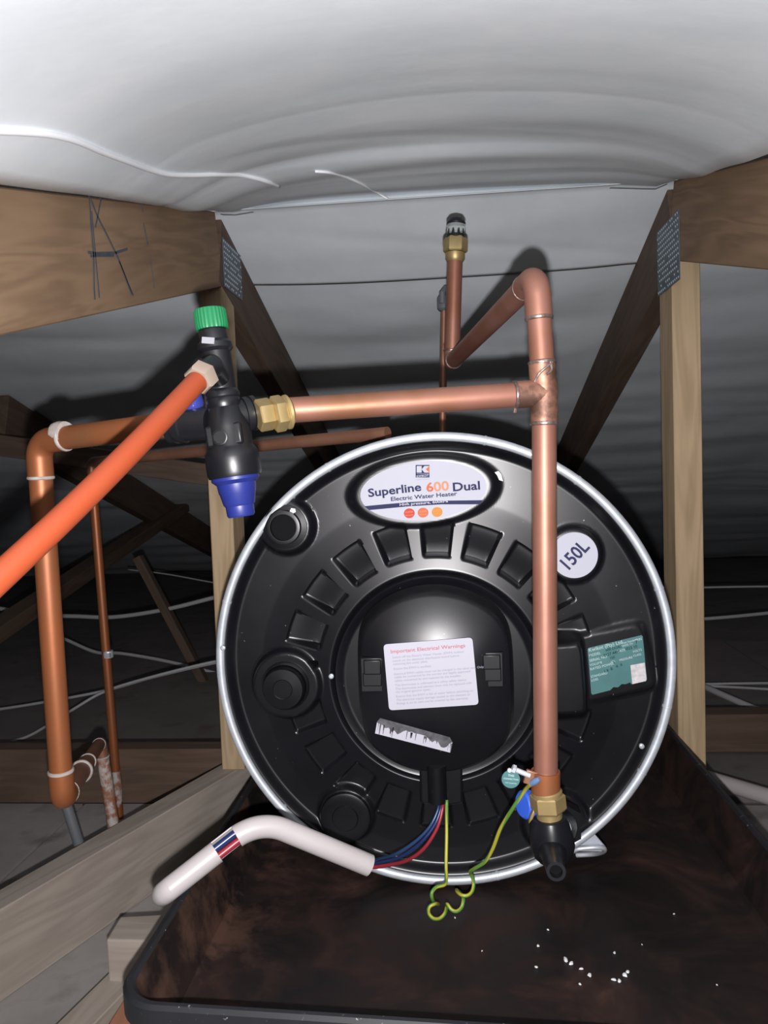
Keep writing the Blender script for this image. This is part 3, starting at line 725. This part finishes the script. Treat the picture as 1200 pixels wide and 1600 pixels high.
# solder runs
f_ = V((0, -1, 0)); s0 = tee_top + f_ * R22 * 1.1; s1 = tee_l + V((0, -.004, -R22 * 1.1))
for pts_, r_ in ((spline([s0 + V((.008, .003, -.001)), s0 + V((.002, 0, -.006)), s0 + V((-.004, .001, -.011)), s0 + V((-.008, .004, -.018))], 4), .0012), (spline([s0 + V((.006, .002, 0)), s0 + V((.007, .002, -.008)), s0 + V((.002, 0, -.012))], 4), .0012), ([s1, s1 + V((-.0005, 0, -.004))], [.0014, .0019])):
    q = MB(); q.tube(pts_, r_, 8); obj('solder_run', q, SOLDER, pw)
e1, e2 = elbow(pw, T, E, D, R22, COPPER, .020, .016, rings=SOLDER)
straight(pw, tee_top, e1, R22, COPPER)
d1, d2 = elbow(pw, E, D, U, R22, COPPER_D, .008, .008, rings=SOLDER)
straight(pw, e2, d1, R22, COPPER); straight(pw, d2, U, R22, COPPER)
straight(pw, HZN, tee_l, R22, COPPER, label='horizontal pipe from valve to tee')
sh_ = MB(); o_ = FP(0, 0); 
# earth clamp on the pipe foot
ec = thing('earth_clamp', 'copper earthing clamp round the foot of the bright vertical pipe', 'clamp', P(852, 1226, .69))
ax = (T - A).normalized(); cp = P(852.5, 1221, .69)
q = MB(); q.lathe([(R22 + .0004, -.010), (R22 + .0022, -.010), (R22 + .0022, .010), (R22 + .0004, .010)], cp, ax, 32, cap0=False, cap1=False); obj('strap', q, COPPER_O, ec)
q = MB(); q.box(P(830, 1215, .685), .012, .004, .013, Matrix.Rotation(.3, 3, 'Y')); obj('lug', q, COPPER_D, ec, bevel=.0008)
q = MB(); q.tube([P(828, 1212, .682), P(806, 1203, .682)], .0024, 10); q.lathe([(.004, 0), (.004, .003)], P(805, 1202.5, .682), P(805, 1202.5, .682) - P(828, 1212, .682), 6); obj('screw', q, STEEL, ec)
tg = thing('round_tag', 'small round teal tag hanging left of the earth clamp', 'tag', P(798, 1231, .684))
q = MB(); c = P(798, 1217, .684); q.lathe([(.0083, 0), (.0083, .001)], c, (0, -1, 0), 32); tdisc = obj('disc', q, TEAL, tg)
t = MB(); kk = .684 / F
for (dy, s, w_) in ((-5, 'THIS', 10), (0, 'CONNECTION', 23), (6, 'MUST BE EARTHED', 18)): put_text(t, s, P(798.5, 1217 + dy + 1.5, .6822), *fr(-6), width=w_ * kk, bold=.02)
obj('lettering', t, TEALT, tg, smooth=False)
q = MB(); q.tube([P(798, 1203, .684), P(806, 1203, .683)], .0011, 8); q.lathe([(.002, 0), (.002, .0015)], P(796, 1203, .683), (0, -1, 0), 12); obj('eyelet', q, STEEL, tg)

# vacuum breaker on the riser
vb = thing('vacuum_breaker', 'brass vacuum breaker with clear cap on the rear riser', 'valve', U)
ax = (U - D).normalized(); kk = 1.10 / F
q = MB(); q.lathe([(12 * kk, -.004), (15 * kk, 0), (15 * kk, 9 * kk)], U - ax * .001, ax, 32); obj('collar', q, BRASS, vb)
q = MB(); q.lathe([(16 * kk, 9 * kk), (17.5 * kk, 11 * kk), (17.5 * kk, 27 * kk), (15 * kk, 31 * kk)], U, ax, 48, mod=hexmod); obj('hex_nut', q, BRASS, vb)
q = MB()
for k in range(10):
    an = 2 * math.pi * k / 10; ref = V((1, 0, 0)); e1_ = (ref - ax * ref.dot(ax)).normalized(); e2_ = ax.cross(e1_)
    c = U + ax * 34 * kk + (e1_ * math.cos(an) + e2_ * math.sin(an)) * 12.5 * kk
    q.tube([c, c + ax * 9 * kk], [3 * kk, 1.5 * kk], 6)
q.lathe([(15 * kk, 29 * kk), (14.5 * kk, 35 * kk)], U, ax, 24); obj('cage', q, VALVEP, vb)
q = MB(); q.lathe([(13.6 * kk, 34 * kk), (14 * kk, 42 * kk), (14 * kk, 50 * kk), (12 * kk, 55 * kk), (7 * kk, 58.5 * kk), (1 * kk, 60 * kk)], U, ax, 32); obj('clear_cap', q, CLEAR, vb)
q = MB(); q.lathe([(14.4 * kk, 50 * kk), (14.6 * kk, 53 * kk), (11 * kk, 58.5 * kk), (5 * kk, 61 * kk)], U, ax, 32, cap0=False); obj('cap_top', q, VALVEP, vb)

# rear thin riser
rv = thing('thin_riser', 'thin copper riser behind the vacuum breaker pipe', 'pipe', P(692, 700, 1.45))
straight(rv, P(691, 694, 1.45), P(694, 482, 1.45), .0068, COPPER_D)
q = MB(); q.lathe([(.009, 0), (.0125, .004), (.0125, .022), (.009, .028)], P(693.5, 486, 1.45), (0, 0, 1), 24); q.tube([P(691, 474, 1.44), P(691, 458, 1.44), P(697, 450, 1.45)], .006, 10)
obj('valve_head', q, GREYPIPE, rv)

# left fat pipe
lp = thing('copper_pipe', 'fat orange-toned copper pipe bending down at the left', 'pipe', P(98, 1262, .70))
S0 = P(258, 664, .645); S1 = P(60, 690, .695); S2 = P(98, 1248, .705); S3 = P(157, 1160, 1.06); S4 = PZ(162, 1395, FZ); S4 = V((S3.x + .012, S3.y + .02, FZ))
a1, a2 = elbow(lp, S0, S1, S2, R22, COPPER_O, .022, .014, rings=PUTTY)
straight(lp, S0, a1, R22, COPPER_O)
b1, b2_ = elbow(lp, S1, S2, S3, R22, COPPER_O, .018, .014, rings=PUTTY)
straight(lp, a2, b1, R22, COPPER_O)
red = b2_.lerp(S3, .40)
straight(lp, b2_, red, R22, COPPER_D)
c1, c2_ = elbow(lp, S2, S3, S4, .0082, COPPER_D, .014, .012, rings=PUTTY)
straight(lp, red, c1, .0088, COPPER_D)
q = MB(); d = (S3 - S2).normalized(); q.lathe([(R22 * 1.1, -.02), (R22 * 1.1, .012), (.0095, .03), (.0095, .05)], red, d, 24); obj('reducer', q, COPPER_D, lp)
q = MB(); ring(q, red - d * .02, d, R22 * 1.08, .003, .002); obj('joint_ring', q, PUTTY, lp); q = MB(); ring(q, red + d * .048, d, .0095, .002, .0015); obj('joint_ring', q, PUTTY, lp)
straight(lp, c2_, S4, .0082, COPPER_O)
q = MB(); z0 = c2_.lerp(S4, .02); z1 = c2_.lerp(S4, .62); k0 = [z0.lerp(z1, i / 8) for i in range(9)]; q.tube(k0, [.0086 + .0008 * random.random() for _ in k0], 14); obj('paint_smear', q, PAINT, lp, label='whitish paint on the small pipe')
q = MB(); j = P(98, 680, .685); q.lathe([(R22 * 1.12, -.006), (R22 * 1.2, 0), (R22 * 1.12, .006)], j, (S0 - S1).normalized(), 20, mod=lambda an, i: 1 + .05 * math.sin(3 * an)); obj('jointing_compound', q, PUTTY, lp, label='lumpy white jointing compound')
# grey stub below
st = MB(); st.tube([P(98, 1262, .735), P(124, 1325, .86), P(134, 1352, .95)], .0075, 16); 
q_ = MB(); a = V((-.545, 1.16, -.45)); q_.tube([P(104, 1258, 1.02), P(127, 1330, 1.02), V((P(127, 1330, 1.02).x + .012, 1.03, FZ))], .0075, 16)
obj('grey_pipe', q_, GREYPIPE, label='short dark grey pipe below the elbow of the fat copper pipe', cat='pipe')

# thin copper pipe
tp = thing('thin_copper_pipe', 'thin copper pipe running behind the black valve and down to the floor', 'pipe', P(187, 1288, 1.3))
Q0 = P(606, 677, 1.0); Q1 = P(142, 722, 1.3); Q2 = V((P(187, 1285, 1.3).x, 1.3, FZ))
x1_, x2_ = elbow(tp, Q0, Q1, Q2, .0078, COPPER_D, .012, .008)
straight(tp, Q0, x1_, .0088, COPPER_D); straight(tp, x2_, Q2, .0078, COPPER_O)
q = MB(); c = P(169, 1022, 1.3); q.lathe([(.009, -.006), (.0095, 0), (.009, .006)], c, (0, 0, 1), 16); q.box(c + V((.004, -.009, .0)), .008, .006, .008); obj('pipe_clip', q, STEEL, tp)
q = MB(); c = Q2.lerp(x2_, .10); q.tube([c + V((0, 0, .025)), c, c - V((0, 0, .04))], [.0082, .0092, .0085], 14); obj('paint_smear', q, PAINT, tp)

# ================================================================== PRESSURE CONTROL VALVE
YV = .63; kv = YV / F
pv = thing('pressure_valve', 'black plastic pressure control valve with green collar and blue bottom cap', 'valve', P(376, 806, YV))
va0, va1 = P(327, 483, YV), P(377, 806, YV); vd = (va1 - va0).normalized(); VL = (va1 - va0).length
def vh(y): return (y - 483) / (806 - 483) * VL
def vp(y): return va0 + vd * vh(y)
q = MB(); q.lathe([(21, 487), (23.5, 484), (24.6, 487), (24.6, 511), (24, 515), (22, 515)] and [(21 * kv, vh(485)), (23.6 * kv, vh(484)), (24.6 * kv, vh(487)), (24.8 * kv, vh(511)), (24.2 * kv, vh(515)), (22 * kv, vh(515))], va0, vd, 112, mod=lambda an, i: 1 + (.03 if i in (2, 3) else .01) * max(-.6, math.sin(28 * an)))
obj('green_collar', q, GREENP, pv, label='ribbed green collar')
prof = [(21, 514), (22, 516), (22.5, 532), (27, 537), (27.5, 545), (25, 548), (23, 550), (23, 590), (22.5, 608), (25, 610), (27, 614), (27, 620), (25.5, 622), (27, 625), (27, 632), (26, 636), (28, 640), (33, 655), (36, 668), (36, 696), (38, 700), (42, 706), (43, 716), (43, 738), (41, 744), (30, 746)]
q = MB(); q.lathe([(r_ * kv, vh(y)) for r_, y in prof], va0, vd, 48); obj('body', q, VALVEP, pv)
q = MB(); q.lathe([(38 * kv, vh(743)), (38 * kv, vh(749)), (31 * kv, vh(755)), (29.5 * kv, vh(768)), (28.5 * kv, vh(770)), (25 * kv, vh(787)), (22.5 * kv, vh(790)), (22 * kv, vh(804)), (20 * kv, vh(807))], va0, vd, 40); obj('blue_cap', q, BLUEP, pv, label='blue adjusting cap')
fx = V((1, 0, 0)); fx = (fx - vd * fx.dot(vd)).normalized()
q = MB(); c = vp(536) + V((0, -28.5 * kv, 0)) + fx * -1 * kv; q.box(c, .0105, .0016, .0052, Matrix.Rotation(.12, 3, 'Y')); obj('name_tab', q, mat('tab_grey', (.25, .25, .28), .5), pv, label='small grey tab')
q = MB(); c = vp(683) + V((0, -35.5 * kv, 0)) - fx * 4 * kv; q.lathe([(.0065, 0), (.0065, .0012), (.0055, .0014), (.0053, .0008)], c, (0, -1, 0), 28); obj('moulded_disc', q, VALVEP, pv)
# facets of the body
q = MB(); c = vp(655) + V((0, -16 * kv, 0)); rot = Matrix((fx, V((0, 1, 0)), -vd)).transposed(); q.box(vp(680), 58 * kv, 62 * kv, 34 * kv, rot); obj('body_block', q, VALVEP, pv, bevel=.002)
# right branch
hd = (HZN - P(402, 650, YV)).normalized()
q = MB(); q.lathe([(25 * kv, 0), (25 * kv, 30 * kv), (28 * kv, 31 * kv), (28 * kv, 38 * kv), (25.5 * kv, 39 * kv), (25.5 * kv, 42 * kv), (28 * kv, 43 * kv), (28 * kv, 50 * kv), (24 * kv, 52 * kv)], P(352, 653, YV), hd, 36); obj('outlet_socket', q, VALVEP, pv)
q = MB(); q.lathe([(22 * kv, 0), (24 * kv, 2 * kv), (24 * kv, 21 * kv), (22 * kv, 24 * kv)], P(402, 650, YV), hd, 48, mod=hexmod); obj('hex_nut', q, BRASS, pv, label='brass union nut')
q = MB(); q.lathe([(24 * kv, 0), (27 * kv, 2 * kv), (27 * kv, 16 * kv), (25 * kv, 19 * kv), (23 * kv, 19 * kv), (27.5 * kv, 22 * kv), (28 * kv, 26 * kv), (23 * kv, 29 * kv), (21 * kv, 31 * kv)], P(426, 648, YV + .003), hd, 48, mod=lambda an, i: hexmod(an) if i < 5 else 1); obj('hex_nut', q, BRASS, pv, label='brass compression nut')
# left branch
ldv = (P(250, 668, YV + .01) - P(330, 662, YV)).normalized()
q = MB(); q.lathe([(25 * kv, 0), (25 * kv, 46 * kv), (28 * kv, 48 * kv), (28 * kv, 56 * kv), (25 * kv, 57 * kv), (25 * kv, 62 * kv), (28 * kv, 63 * kv), (28 * kv, 73 * kv), (24 * kv, 75 * kv)], P(330, 662, YV), ldv, 36); obj('inlet_socket', q, VALVEP, pv)
# drain branch with tan nut facing the orange pipe
OA = P(311, 593, .582); OB = P(-110, 1002, .36); od = (OB - OA).normalized()
q = MB(); q.tube([vp(592), OA - od * .02, OA - od * .008], 18 * kv, 28); obj('drain_branch', q, VALVEP, pv)
q = MB(); q.lathe([(18 * kv, -.011), (21.5 * kv, -.009), (21.5 * kv, .001), (19 * kv, .003), (16 * kv, .003)], OA, od, 48, mod=hexmod); obj('drain_nut', q, TAN, pv, label='tan plastic hexagon nut')
q = MB(); bc = P(300, 628, .640); q.lathe([(.0085, -.006), (.0098, -.003), (.0098, .004), (.0085, .0055)], bc, (-.25, -.25, 1), 28); obj('test_cap', q, mat('blue_glossy', (.03, .04, .22), .22), pv, label='small blue cap')
q = MB(); q.lathe([(.007, 0), (.007, .012)], bc - V((0, 0, .014)), (-.1, 0, 1), 20); q.box(bc + V((.016, .002, -.012)), .024, .014, .012); obj('test_stub', q, VALVEP, pv)
# orange discharge pipe
q = MB(); n_ = 14; q.tube([OA.lerp(OB, -.0 + i / n_) + V((0, 0, -.004 * math.sin(math.pi * i / n_))) for i in range(n_ + 1)], .0084, 28)
obj('discharge_pipe', q, ORANGE, label='bright orange plastic pipe slanting from valve to lower left', cat='pipe')

# ================================================================== DRAIN VALVE at the foot of the bright pipe
YD = .69; kd = YD / F
dv = thing('drain_valve', 'black plastic drain valve with brass nut at the foot of copper pipe', 'valve', P(868, 1376, YD))
n0, n1 = P(854, 1234, YD), P(866, 1345, YD); dd = (n1 - n0).normalized()
q = MB(); q.lathe([(21 * kd, -1 * kd), (24 * kd, 2 * kd), (24 * kd, 7 * kd)], n0, dd, 32); q.lathe([(24 * kd, 7 * kd), (26 * kd, 9 * kd), (26 * kd, 30 * kd), (23 * kd, 34 * kd)], n0, dd, 48, mod=hexmod, ref=(.35, -1, 0)); obj('hex_nut', q, BRASS, dv, label='brass hexagon nut')
q = MB(); q.lathe([(20 * kd, 34 * kd), (20 * kd, 46 * kd)], n0, dd, 32); obj('brass_collar', q, BRASS, dv)
q = MB(); q.lathe([(20 * kd, 44 * kd), (25 * kd, 46 * kd), (29 * kd, 56 * kd), (33 * kd, 78 * kd), (34 * kd, 92 * kd), (30 * kd, 106 * kd), (24 * kd, 114 * kd), (10 * kd, 118 * kd)], n0, dd, 40, mod=lambda an, i: 1 + .03 * math.cos(4 * an)); obj('body', q, VALVEP, dv)
nz = P(864, 1332, YD - .015); nd_ = (P(869, 1362, YD - .055) - nz).normalized()
q = MB(); L = (P(869, 1362, YD - .055) - nz).length
q.lathe([(23 * kd, -.006), (21 * kd, 0), (19 * kd, .006), (17.5 * kd, .008), (17.5 * kd, L * .55), (15.5 * kd, L * .6), (14 * kd, L), (9.5 * kd, L), (9 * kd, L - .012)], nz, nd_, 36); obj('nozzle', q, VALVEP, dv)
q = MB(); q.lathe([(9.6 * kd, 0), (9.6 * kd, .0005)], nz + nd_ * (L - .008), nd_, 24); obj('nozzle_hole', q, DARKHOLE, dv)
q = MB(); q.tube([P(862, 1298, YD), P(872, 1292, .80), P(874, 1290, .892)], [.018, .019, .022], 28); q.lathe([(.027, 0), (.027, .018)], P(872, 1291, .84), (0, 1, 0), 36, mod=hexmod); obj('tank_connection', q, VALVEP, dv)
q = MB(); q.prism([P(p, q2, YD - .01) for p, q2 in ((826, 1288), (829, 1276), (834, 1266), (836, 1272), (833, 1280))], (0, .006, 0)); obj('brass_tab', q, BRASS, dv, bevel=.0008)
q = MB(); bdc = P(828, 1256, YD + .02); q.lathe([(.013, 0), (.013, .007), (.011, .009), (.004, .0092)], bdc, (-.85, -.5, .1), 32); obj('blue_cap', q, BLUEL, dv, label='bright blue cap')
q = MB(); q.tube([bdc, P(856, 1262, YD + .03), P(864, 1290, YD + .01)], .009, 18); obj('side_branch', q, VALVEP, dv)

# ================================================================== WIRES
def wire(name, pts, r, m_, label, n=8, uv=False, cat='wire', seg=10):
    q = MB(); q.tube(spline(pts, n), r, seg, uv=uv); return obj(name, q, m_, label=label, cat=cat, sharp=180)
wire('blue_wire', [FP(686, 1252, .024), FP(684, 1266, .026), FP(672, 1291, .034), FP(650, 1314, .048), FP(618, 1335, .072), FP(590, 1343, .11), P(572, 1346, .74), P(540, 1333, .722), P(500, 1318, .714)], .0019, W_BLUE, 'blue wire bowing from the cable outlet into the white conduit')
wire('dark_blue_wire', [FP(689, 1252, .030), FP(688, 1266, .032), FP(678, 1291, .040), FP(657, 1317, .055), FP(628, 1338, .085), FP(598, 1347, .12), P(574, 1350, .738), P(540, 1336, .722), P(500, 1320, .714)], .0019, W_DBLUE, 'darker blue wire between the blue wire and the red wire')
wire('red_wire', [FP(692, 1252, .034), FP(691, 1266, .036), FP(683, 1294, .046), FP(663, 1325, .065), FP(637, 1344, .09), FP(605, 1352, .125), P(576, 1354, .735), P(540, 1339, .722), P(500, 1323, .714)], .0020, W_RED, 'red wire bowing from the cable outlet into the white conduit')
YE = .80
ew = [P(698, 1250, .845), P(698, 1300, .835), P(697, 1350, .82), P(697.5, 1372, .81), P(695, 1382, .80), P(682, 1386, .795), P(675, 1394, .79), P(675, 1403, .79), P(679, 1411, .80), P(685, 1413, .81), P(680, 1412, .785), P(671, 1417, .78), P(670, 1427, .78), P(677, 1435, .78), P(687, 1435, .785), P(695, 1427, .79), P(698, 1416, .80), P(699, 1413, .785), P(705, 1421, .78), P(713, 1424, .78), P(721, 1418, .785), P(724, 1406, .79), P(722, 1399, .80), P(714, 1391, .81), P(715, 1394, .79), P(722, 1399, .78), P(731, 1399, .78), P(738, 1392, .785), P(740, 1380, .79), P(737, 1368, .79), P(735, 1362, .785), P(742, 1357, .775), P(758, 1346, .765), P(770, 1326, .755), P(782, 1295, .74), P(800, 1265, .72), P(820, 1235, .70), P(830, 1225, .682), P(836, 1221, .678)]
wire('earth_wire', ew, .0019, EARTH, 'yellow-green earth wire coiling below the heater rim up to the clamp', n=8, uv=True, seg=12)
q = MB(); q.tube([P(831, 1224, .681), P(838, 1220, .677), P(843, 1217, .676)], [.0028, .0030, .0022], 12)
obj('crimp_lug', q, mat('crimp_blue', (.10, .16, .30), .4), ec, label='blue crimp lug')

# white conduit with a notch cut in it
rc = .0106
cpts = [P(577, 1352, .735), P(404, 1280, .70), P(266, 1388, .655)]
pth = fillet(cpts, .05, 16)
cd = thing('conduit', 'white bent plastic conduit with a cut notch lying over the tray edge', 'conduit', P(404, 1300, .70))
# dense resample
dense = []
for a, b_ in zip(pth, pth[1:]):
    k = max(1, int((b_ - a).length / .003)); dense += [a.lerp(b_, i / k) for i in range(k)]
dense.append(pth[-1])
ni = min(range(len(dense)), key=lambda i: (dense[i] - P(352, 1314, .685)).length)
hl = 3
q = MB(); N = 28
def frames(path):
    res = []; k = len(path)
    for i, p in enumerate(path):
        t = (path[min(i + 1, k - 1)] - path[max(i - 1, 0)]).normalized(); v_ = V((0, -1, 0)) ; e1 = (v_ - t * v_.dot(t)).normalized(); res.append((p, e1, t.cross(e1)))
    return res
fr_ = frames(dense)
for (p, e1, e2) in fr_:
    for rr_ in (rc, rc - .0013):
        for j in range(N):
            an = 2 * math.pi * j / N; q.v.append(p + (e1 * math.cos(an) + e2 * math.sin(an)) * rr_)
def vid(i, lay, j): return (i * 2 + lay) * N + j % N
k = len(dense)
def cut(i, j):
    an = (2 * math.pi * (j + .5) / N); an = min(an, 2 * math.pi - an)
    return abs(i - ni) <= hl and an < math.radians(112)
for i in range(k - 1):
    for j in range(N):
        if cut(i, j): continue
        q.f.append((vid(i, 0, j), vid(i, 0, j + 1), vid(i + 1, 0, j + 1), vid(i + 1, 0, j))); q.f.append((vid(i, 1, j), vid(i + 1, 1, j), vid(i + 1, 1, j + 1), vid(i, 1, j + 1)))
        if cut(i, j + 1): q.f.append((vid(i, 0, j + 1), vid(i + 1, 0, j + 1), vid(i + 1, 1, j + 1), vid(i, 1, j + 1)))
        if cut(i, j - 1): q.f.append((vid(i, 0, j), vid(i, 1, j), vid(i + 1, 1, j), vid(i + 1, 0, j)))
        if i + 1 < k - 1 and cut(i + 1, j): q.f.append((vid(i + 1, 0, j), vid(i + 1, 0, j + 1), vid(i + 1, 1, j + 1), vid(i + 1, 1, j)))
        if i > 0 and cut(i - 1, j): q.f.append((vid(i, 0, j), vid(i, 1, j), vid(i, 1, j + 1), vid(i, 0, j + 1)))
for j in range(N): q.f.append((vid(0, 0, j), vid(0, 1, j), vid(0, 1, j + 1), vid(0, 0, j + 1)))
obj('conduit_wall', q, WHITEP, cd)
e_ = dense[-1]; te = (dense[-1] - dense[-2]).normalized(); q = MB(); vdir = e_.normalized()
q.tube([e_ - te * .004, e_, e_ + te * .004 + vdir * .002, e_ + te * .007 + vdir * .008, e_ + te * .008 + vdir * .02, e_ + te * .008 + vdir * .05], [rc * .99, rc, rc, rc * .98, rc * .97, rc * .97], 28); obj('conduit_bend', q, WHITEP, cd)
seg = dense[max(0, ni - 40):]
for nm, m_, off, lb in (('dark_blue_wire', W_DBLUE, 1, 'dark blue wire showing in the conduit notch'), ('red_wire', W_RED, -1, 'red wire showing in the conduit notch')):
    q = MB(); q.tube([p + e2 * off * .0038 + e1 * .002 for (p, e1, e2) in fr_[max(0, ni - 14):ni + 14]], .0036, 12); obj(nm, q, m_, label=lb, cat='wire')

# ================================================================== ROOF CORDS, BACKGROUND CABLES, DEBRIS
def on_near(px, py, off=.006):
    d = ray(px, py); lo_ = .25
    y = .25
    while y < 1.3:
        p = d * (y / d.y)
        if p.z > z_near(p.x, p.y): break
        y += .002
    p = d * (min(y, 1.24) / d.y); return p * (1 - off / p.length)
wire('roof_string', [on_near(*p) for p in ((-30, 203), (0, 205), (40, 207), (80, 211), (120, 221), (160, 238), (200, 253), (235, 266), (265, 273), (300, 274), (340, 273), (375, 274), (400, 279), (420, 285), (436, 291))], .0027, CORD, 'long white cord trailing along the roof membrane at left', n=5, cat='cord')
wire('roof_string', [on_near(*p) for p in ((492, 268), (515, 270), (540, 277), (565, 288), (590, 302), (606, 311))], .0018, CORD, 'short white cord on the membrane above the thin riser', n=5, cat='cord')
def cable(name, pts, r, label, m_=None):
    q = [P(*p) for p in pts]                     # cables run on out of the picture
    if pts[0][0] < 0: q.insert(0, q[0] + (q[0] - q[1]).normalized() * .7)
    if pts[-1][0] >= 1200: q.append(q[-1] + (q[-1] - q[-2]).normalized() * .7)
    wire(name, q, r, m_ or W_GREY, label, cat='cable')
cable('white_cable', [(-40, 1112, 1.75), (0, 1108, 1.75), (70, 1097, 1.75), (165, 1079, 1.75), (240, 1058, 1.75), (335, 1036, 1.75), (380, 1032, 1.75)], .0035, 'upper of two white cables crossing low behind the left pipes')
cable('white_cable', [(-40, 1172, 1.70), (0, 1163, 1.70), (40, 1152, 1.70), (75, 1133, 1.70), (115, 1108, 1.70), (165, 1080, 1.72), (240, 1057, 1.72), (335, 1034, 1.72), (380, 1030, 1.72)], .0035, 'lower white cable rising from the left to join another')
cable('grey_cable', [(-40, 945, 2.2), (0, 951, 2.2), (60, 961, 2.2), (120, 963, 2.2), (180, 964, 2.2), (260, 952, 2.2), (338, 933, 2.2), (380, 924, 2.2)], .0065, 'grey cable sagging across the dark left, level with the middle of the heater')
cable('grey_cable', [(100, 998, 2.3), (150, 1019, 2.3), (190, 1021, 2.3), (260, 1033, 2.3), (338, 1052, 2.3), (390, 1066, 2.3)], .0055, 'grey cable dipping right behind the thin copper pipe clip')
cable('thin_line', [(200, 890, 2.9), (260, 897, 2.9), (345, 912, 2.9), (400, 915, 2.9)], .003, 'faint thin cable high behind the thin copper pipe')
cable('grey_cable', [(1060, 919, 2.5), (1100, 918, 2.5), (1150, 917, 2.5), (1240, 916, 2.5)], .0035, 'highest of the thin cables right of the pale post')
cable('grey_cable', [(1060, 969, 2.4), (1100, 967, 2.4), (1150, 963, 2.4), (1240, 954, 2.4)], .0055, 'second cable down right of the pale post')
cable('white_cable', [(1050, 1069, 2.0), (1100, 1069, 2.0), (1150, 1068, 2.0), (1240, 1067, 2.0)], .0035, 'third cable right of the pale post, running level')
cable('white_cable', [(1050, 1072, 1.98), (1100, 1072, 1.98), (1150, 1074, 1.98), (1240, 1079, 1.98)], .0035, 'thin cable right of the pale post just under a level one')
cable('white_conduit', [(1060, 1058, 2.05), (1100, 1073, 1.95), (1150, 1095, 1.85), (1250, 1137, 1.7)], .0080, 'white conduit sloping down to the right behind the pale post')
a, b_ = PZ(1105, 1213, FZ + .05), PZ(1260, 1262, FZ + .05)
q = MB(); a2, b2 = P(1112, 1218, 1.36), P(1270, 1266, 1.22); q.tube([a2 - (b2 - a2).normalized() * .02, a2.lerp(b2, .5), b2, b2 + V(((b2 - a2).x, (b2 - a2).y, 0)).normalized() * .6], .0135, 24); obj('waste_pipe', q, WHITEP, label='thick white pipe lying behind the right tray edge', cat='pipe')

fl_pts = [(884, 1500, 1.5), (893, 1506, 1.2), (908, 1514, .9), (921, 1524, 1.0), (959, 1531, 1.0), (976, 1524, 1.1), (981, 1519, .8), (960, 1489, .7), (841, 1478, .7), (838, 1511, .7), (856, 1453, .6), (753, 1486, .5), (1003, 1476, .4), (1053, 1428, .5), (906, 1538, .6), (711, 1434, .6), (1120, 1539, .4), (968, 1533, 1.0)]
pf = None
for (x, y, s) in fl_pts:
    c = PZ(x, y, TF + .0003)
    if pf is None:
        q = MB(); random.seed(5)
        ring_ = [V((math.cos(2 * math.pi * k / 7) * (.0035 + .002 * random.random()), math.sin(2 * math.pi * k / 7) * (.003 + .002 * random.random()), 0)) for k in range(7)]
        q.add([p for p in ring_] + [p * .7 + V((0, 0, .003 + .001 * random.random())) for p in ring_], [tuple(range(6, -1, -1)), tuple(range(7, 14))] + [(i, (i + 1) % 7, 7 + (i + 1) % 7, 7 + i) for i in range(7)])
        pf = obj('debris_flake', q, FLAKE, label='small white flake of debris on the tray floor', cat='debris', group='white flakes on the tray', smooth=False); o = pf
    else:
        o = pf.copy(); COL.objects.link(o)
    o.location = c; o.scale = (s * .55, s * random.uniform(.3, .55), s * .4); o.rotation_euler = (0, 0, random.uniform(0, 6))
